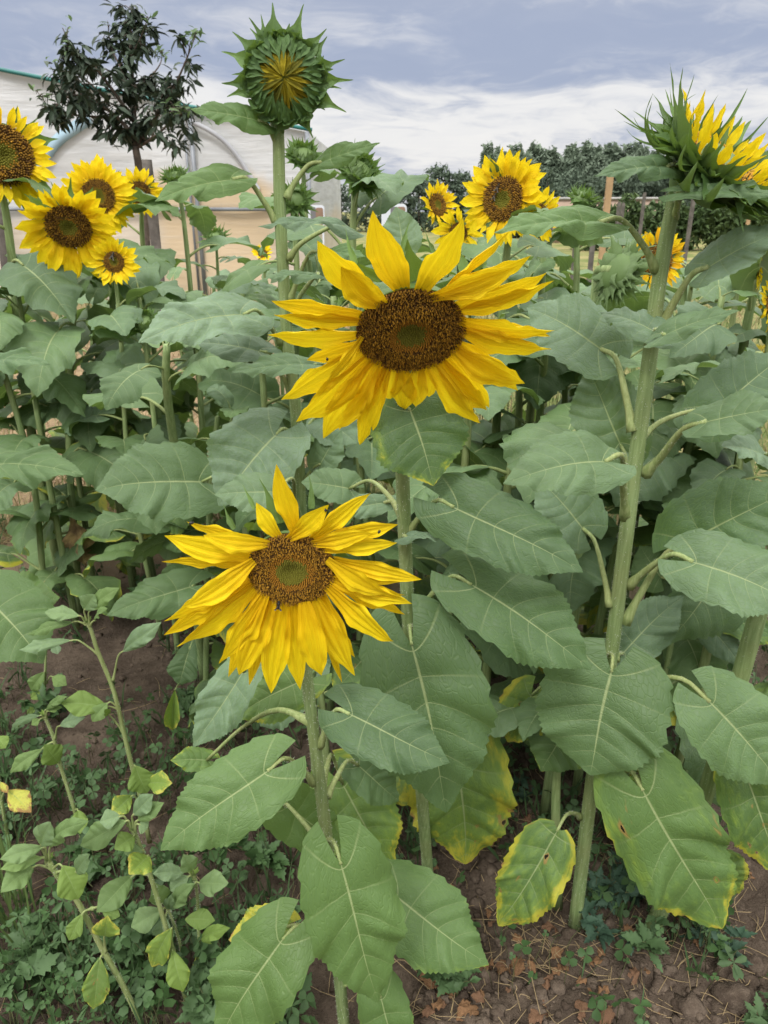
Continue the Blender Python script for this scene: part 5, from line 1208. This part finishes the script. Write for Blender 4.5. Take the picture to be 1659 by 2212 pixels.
# ================================================================== INSECTS AND BITS
def fly(p, n, d, L, label, name='fly', fur='black', cat='fly'):
    p = np.asarray(p, float); n = unit(n); d = unit(np.asarray(d, float) - n * np.dot(d, n)); s = np.cross(n, d); Rm = np.stack([d, s, n])
    r = thing(name, p, label, cat)
    mb = MB()
    for (c, a, b_, h) in (((-.28, 0, .20), .34, .19, .18), ((.12, 0, .22), .20, .18, .18)):
        V, F = ball(np.zeros(3), a * L, b_ * L, h * L, 10, 8); mb.add((V + np.array(c) * L) @ Rm, F)
    for i in range(6):
        sg = 1 if i % 2 else -1; x = .2 - .18 * (i // 2)
        V, F, U = tube(np.array([(x, sg * .12, .15), (x + .05, sg * .34, .2), (x - .05, sg * .45, -.02)]) * L, .018 * L, .010 * L, 5, 4); mb.add(V @ Rm, F)
    mb.build('body', M[fur], r)
    V, F = ball(np.array((.38, 0, .2)) * L, .13 * L, .16 * L, .13 * L, 8, 6); m2 = MB(); m2.add(V @ Rm, F); m2.build('head', M['black'], r)
    for sg in (-1, 1):
        V = np.array([(.12, sg * .06, .38), (-.2, sg * .18, .41), (-.62, sg * .42, .36), (-.68, sg * .26, .37), (-.35, sg * .06, .40)]) * L
        V = np.concatenate([V, V + [0, 0, .004 * L]]); F = [(0, 1, 2, 3, 4), (9, 8, 7, 6, 5)] + [(i, (i + 1) % 5, 5 + (i + 1) % 5, 5 + i) for i in range(5)]
        m3 = MB(); m3.add(V @ Rm, F); m3.build('wing', M['wing'], r)
def on_head(px, py, c, n, h):
    d = ray(px, py); n = unit(n); t = (np.dot(np.asarray(c) + n * h - CAM, n)) / d.dot(n); return CAM + d * t
fly(on_head(602, 1304, cA, FA[2], .007), FA[2], (.15, 0, 1), .0115, 'small grey fly on the lower rim of the nearest bloom disc')
def far_bee(px, py, hx, hy, Y, n, L, label, name='bee', fur='bee_fur', cat='bee'):
    c = PY(hx, hy, Y - .03); fly(on_head(px, py, c, n, .006), n, (.4, 0, 1), L, label, name, fur, cat)
far_bee(244, 552, 246, 566, 2.38, (.1, -.98, .12), .020, 'dark bumblebee on the small bright sunflower', 'bumblebee', 'black', 'bumblebee')
far_bee(292, 421, 302, 416, 2.95, (.40, -.9, .05), .018, 'left bee on the small sunflower beside the tree stake')
far_bee(313, 420, 302, 416, 2.95, (.40, -.9, .05), .018, 'right bee on the small sunflower beside the tree stake')
far_bee(1077, 405, 1086, 430, 1.95, (-.55, -.82, .12), .017, 'upper bee on the tall oval sunflower')
far_bee(1070, 424, 1086, 430, 1.95, (-.55, -.82, .12), .015, 'lower bee on the tall oval sunflower')
for (px, py, c, n, lb) in [(413, 1130, cA, FA[2], 'black pollen beetle on the upper left petal of the nearest bloom'), (514, 1267, cA, FA[2], 'black pollen beetle left of the nearest disc'), (819, 1149, cA, FA[2], 'black pollen beetle on the right petal of the nearest bloom'), (704, 1102, cA, FA[2], 'tiny beetle at the top petal tip of the nearest bloom'), (707, 776, cB, FB[2], 'black pollen beetle on a left petal of the largest bloom')]:
    p = on_head(px, py, c, n, .011); mb = MB(); V, F = ball(np.zeros(3), .0026, .0018, .0016, 8, 6); mb.add(V, F); V, F = ball(np.array([.0026, 0, 0]), .001, .0012, .001, 6, 5); mb.add(V, F)
    for sg in (-1, 1):
        for q in (-1, 0, 1): V, F, U = tube([(q * .0012, sg * .001, 0), (q * .0016, sg * .0026, -.0006)], .0002, .0002, 2, 3, smooth=False); mb.add(V, F)
    o = mb.build('beetle', M['black']); o.location = tuple(float(x) for x in p); o.rotation_euler = (R(90), 0, RNG.random() * 3); tag(o, lb, 'beetle')
p, q = PY(626, 2052, .86), PY(650, 2128, .87)
L, Fm = frame(p, q, [-.5, -.8, .2]); V, F, UV = blade_local(.3, 'petal', 14, 7, 0, .1, .5, .6, 0, .03, 0, 0, seed=4, ridge=.02)
o = link('fallen_petal', make_mesh('fallen_petal', (V * L) @ Fm, F, UV), M['petal']); o.location = tuple(float(x) for x in p); tag(o, 'fallen yellow petal caught behind the lowest front leaf', 'petal')
# withered leaf and rolled leaf
V, F, UV = blade_local(.42, 'heart', 22, 11, .1, .3, .6, 1.2, .3, .22, .05, .05, seed=77, twist=1.1)
wl = PY(160, 1120, 2.5); t = PY(190, 1225, 2.45); L, Fm = frame(wl, t, [0, -1, .1])
mb = MB(); mb.add((V * L) @ Fm, F, 0, UV); V2, F2, U2 = tube([PY(112, 1075, 2.6) - wl, PY(145, 1075, 2.55) - wl, np.zeros(3)], .005, .003, 8, 5); mb.add(V2, F2, 1)
o = mb.build('withered_leaf', [M['withered'], M['petiole']]); o.location = tuple(float(x) for x in wl); tag(o, 'withered brown leaf hanging from a stem over the left soil', 'withered leaf')
V, F, UV = blade_local(.34, 'lance', 22, 9, 0, .1, .25, 2.2, 0, .04, .02, 0, seed=78)
wl = PY(378, 1490, 1.62); t = PY(372, 1578, 1.60); L, Fm = frame(wl, t, [.2, -1, .1])
mb = MB(); mb.add((V * L) @ Fm, F, 0, UV); V2, F2, U2 = tube([PY(395, 1480, 1.75) - wl, PY(386, 1478, 1.68) - wl, np.zeros(3)], .0022, .0015, 8, 5); mb.add(V2, F2, 1)
o = mb.build('rolled_leaf', [M['young'], M['petiole']]); o.location = tuple(float(x) for x in wl); o.color = (.35, .95, 0, 0); tag(o, 'rolled yellow green leaf hanging over the bare soil', 'leaf')

# ================================================================== SKY, SUN, CAMERA
SUN_EL, SUN_AZ = R(52), R(200)      # azimuth clockwise from +Y: behind the viewer, a little left
w = bpy.data.worlds.new('World'); scene.world = w; w.use_nodes = True
nt = w.node_tree; nt.nodes.clear()
class W(NT):
    def __init__(s): s.t = nt; s.out = nt.nodes.new('ShaderNodeOutputWorld')
k = W()
sky = k.n('ShaderNodeTexSky', sky_type='NISHITA', sun_disc=False, sun_elevation=SUN_EL, sun_rotation=SUN_AZ, air_density=1.2, dust_density=2.0)
tc = k.n('ShaderNodeTexCoord'); D = tc.outputs['Generated']; sx = k.n('ShaderNodeSeparateXYZ'); k.put(sx.inputs[0], D)
z = k.math('MAXIMUM', sx.outputs[2], 0.)
inv = k.math('DIVIDE', 1., k.math('ADD', z, .15))
cb = k.n('ShaderNodeCombineXYZ'); k.put(cb.inputs[0], k.math('MULTIPLY', sx.outputs[0], inv)); k.put(cb.inputs[1], k.math('MULTIPLY', sx.outputs[1], inv)); k.put(cb.inputs[2], 3.7)
wp = k.noise(cb.outputs[0], 1.3, 3, .5, col=True); vv = k.n('ShaderNodeVectorMath', operation='MULTIPLY_ADD'); k.put(vv.inputs[0], wp); vv.inputs[1].default_value = (.9, .9, .5); k.put(vv.inputs[2], cb.outputs[0])
CV = vv.outputs[0]
n1 = k.noise(CV, .95, 6, .55); n2 = k.noise(CV, 3.2, 6, .58)
bias = k.step(z, .095, .165, .13, -.10)                      # brighter, thinner cloud low down
f = k.math('ADD', k.math('MULTIPLY_ADD', n2, .55, k.math('MULTIPLY', n1, .75)), bias)
n3 = k.noise(CV, 7.5, 5, .6); f = k.math('MULTIPLY_ADD', n3, .18, k.math('SUBTRACT', f, .13))
cloud = k.mix(k.step(f, .47, .83), (.305, .35, .47), (.75, .735, .72))
cloud = k.mix(k.step(n2, .35, .7, 0, .18), cloud, (.47, .50, .58))
over = k.math('MULTIPLY_ADD', k.step(z, .20, .75), 4.3, 1.)  # an overcast sky is brighter overhead
cloud = k.mix(k.step(z, .17, .45), cloud, (.51, .495, .475)); cl = k.mix(1., cloud, over, 'MULTIPLY')
bg1 = k.n('ShaderNodeBackground'); k.put(bg1.inputs[0], cl); bg1.inputs[1].default_value = 1.0
bg2 = k.n('ShaderNodeBackground'); k.put(bg2.inputs[0], sky.outputs[0]); bg2.inputs[1].default_value = .05
ad = k.n('ShaderNodeAddShader'); k.put(ad.inputs[0], bg1.outputs[0]); k.put(ad.inputs[1], bg2.outputs[0])
mx = k.n('ShaderNodeMixShader'); mx.inputs[0].default_value = .12; k.put(mx.inputs[1], bg1.outputs[0]); k.put(mx.inputs[2], bg2.outputs[0])
k.t.links.new(mx.outputs[0], k.out.inputs['Surface'])

sl = bpy.data.lights.new('sun', 'SUN'); sl.energy = 1.5; sl.angle = R(10); sl.color = (1, .98, .94)
so = bpy.data.objects.new('sun', sl); COL.objects.link(so)
sd = Vector((math.sin(SUN_AZ) * math.cos(SUN_EL), math.cos(SUN_AZ) * math.cos(SUN_EL), math.sin(SUN_EL)))
so.rotation_euler = sd.to_track_quat('Z', 'Y').to_euler(); so.location = (0, 0, 30)

cam = bpy.data.cameras.new('camera'); co = bpy.data.objects.new('camera', cam); COL.objects.link(co)
cam.sensor_fit = 'VERTICAL'; cam.sensor_height = 36; cam.lens = 36 * FPX / 2212; cam.clip_start = .05; cam.clip_end = 2000
cam.dof.use_dof = True; cam.dof.focus_distance = .95; cam.dof.aperture_fstop = 16
co.location = (0, 0, EYE); co.rotation_euler = (R(90) - PITCH, 0, 0)
scene.camera = co
vs = scene.view_settings; vs.view_transform = 'Standard'; vs.look = 'None'; vs.gamma = 1.0; vs.use_curve_mapping = False; vs.exposure = .42
scene.cycles.use_denoising = True
scene.cycles.max_bounces = 6; scene.cycles.transparent_max_bounces = 8; scene.cycles.diffuse_bounces = 3
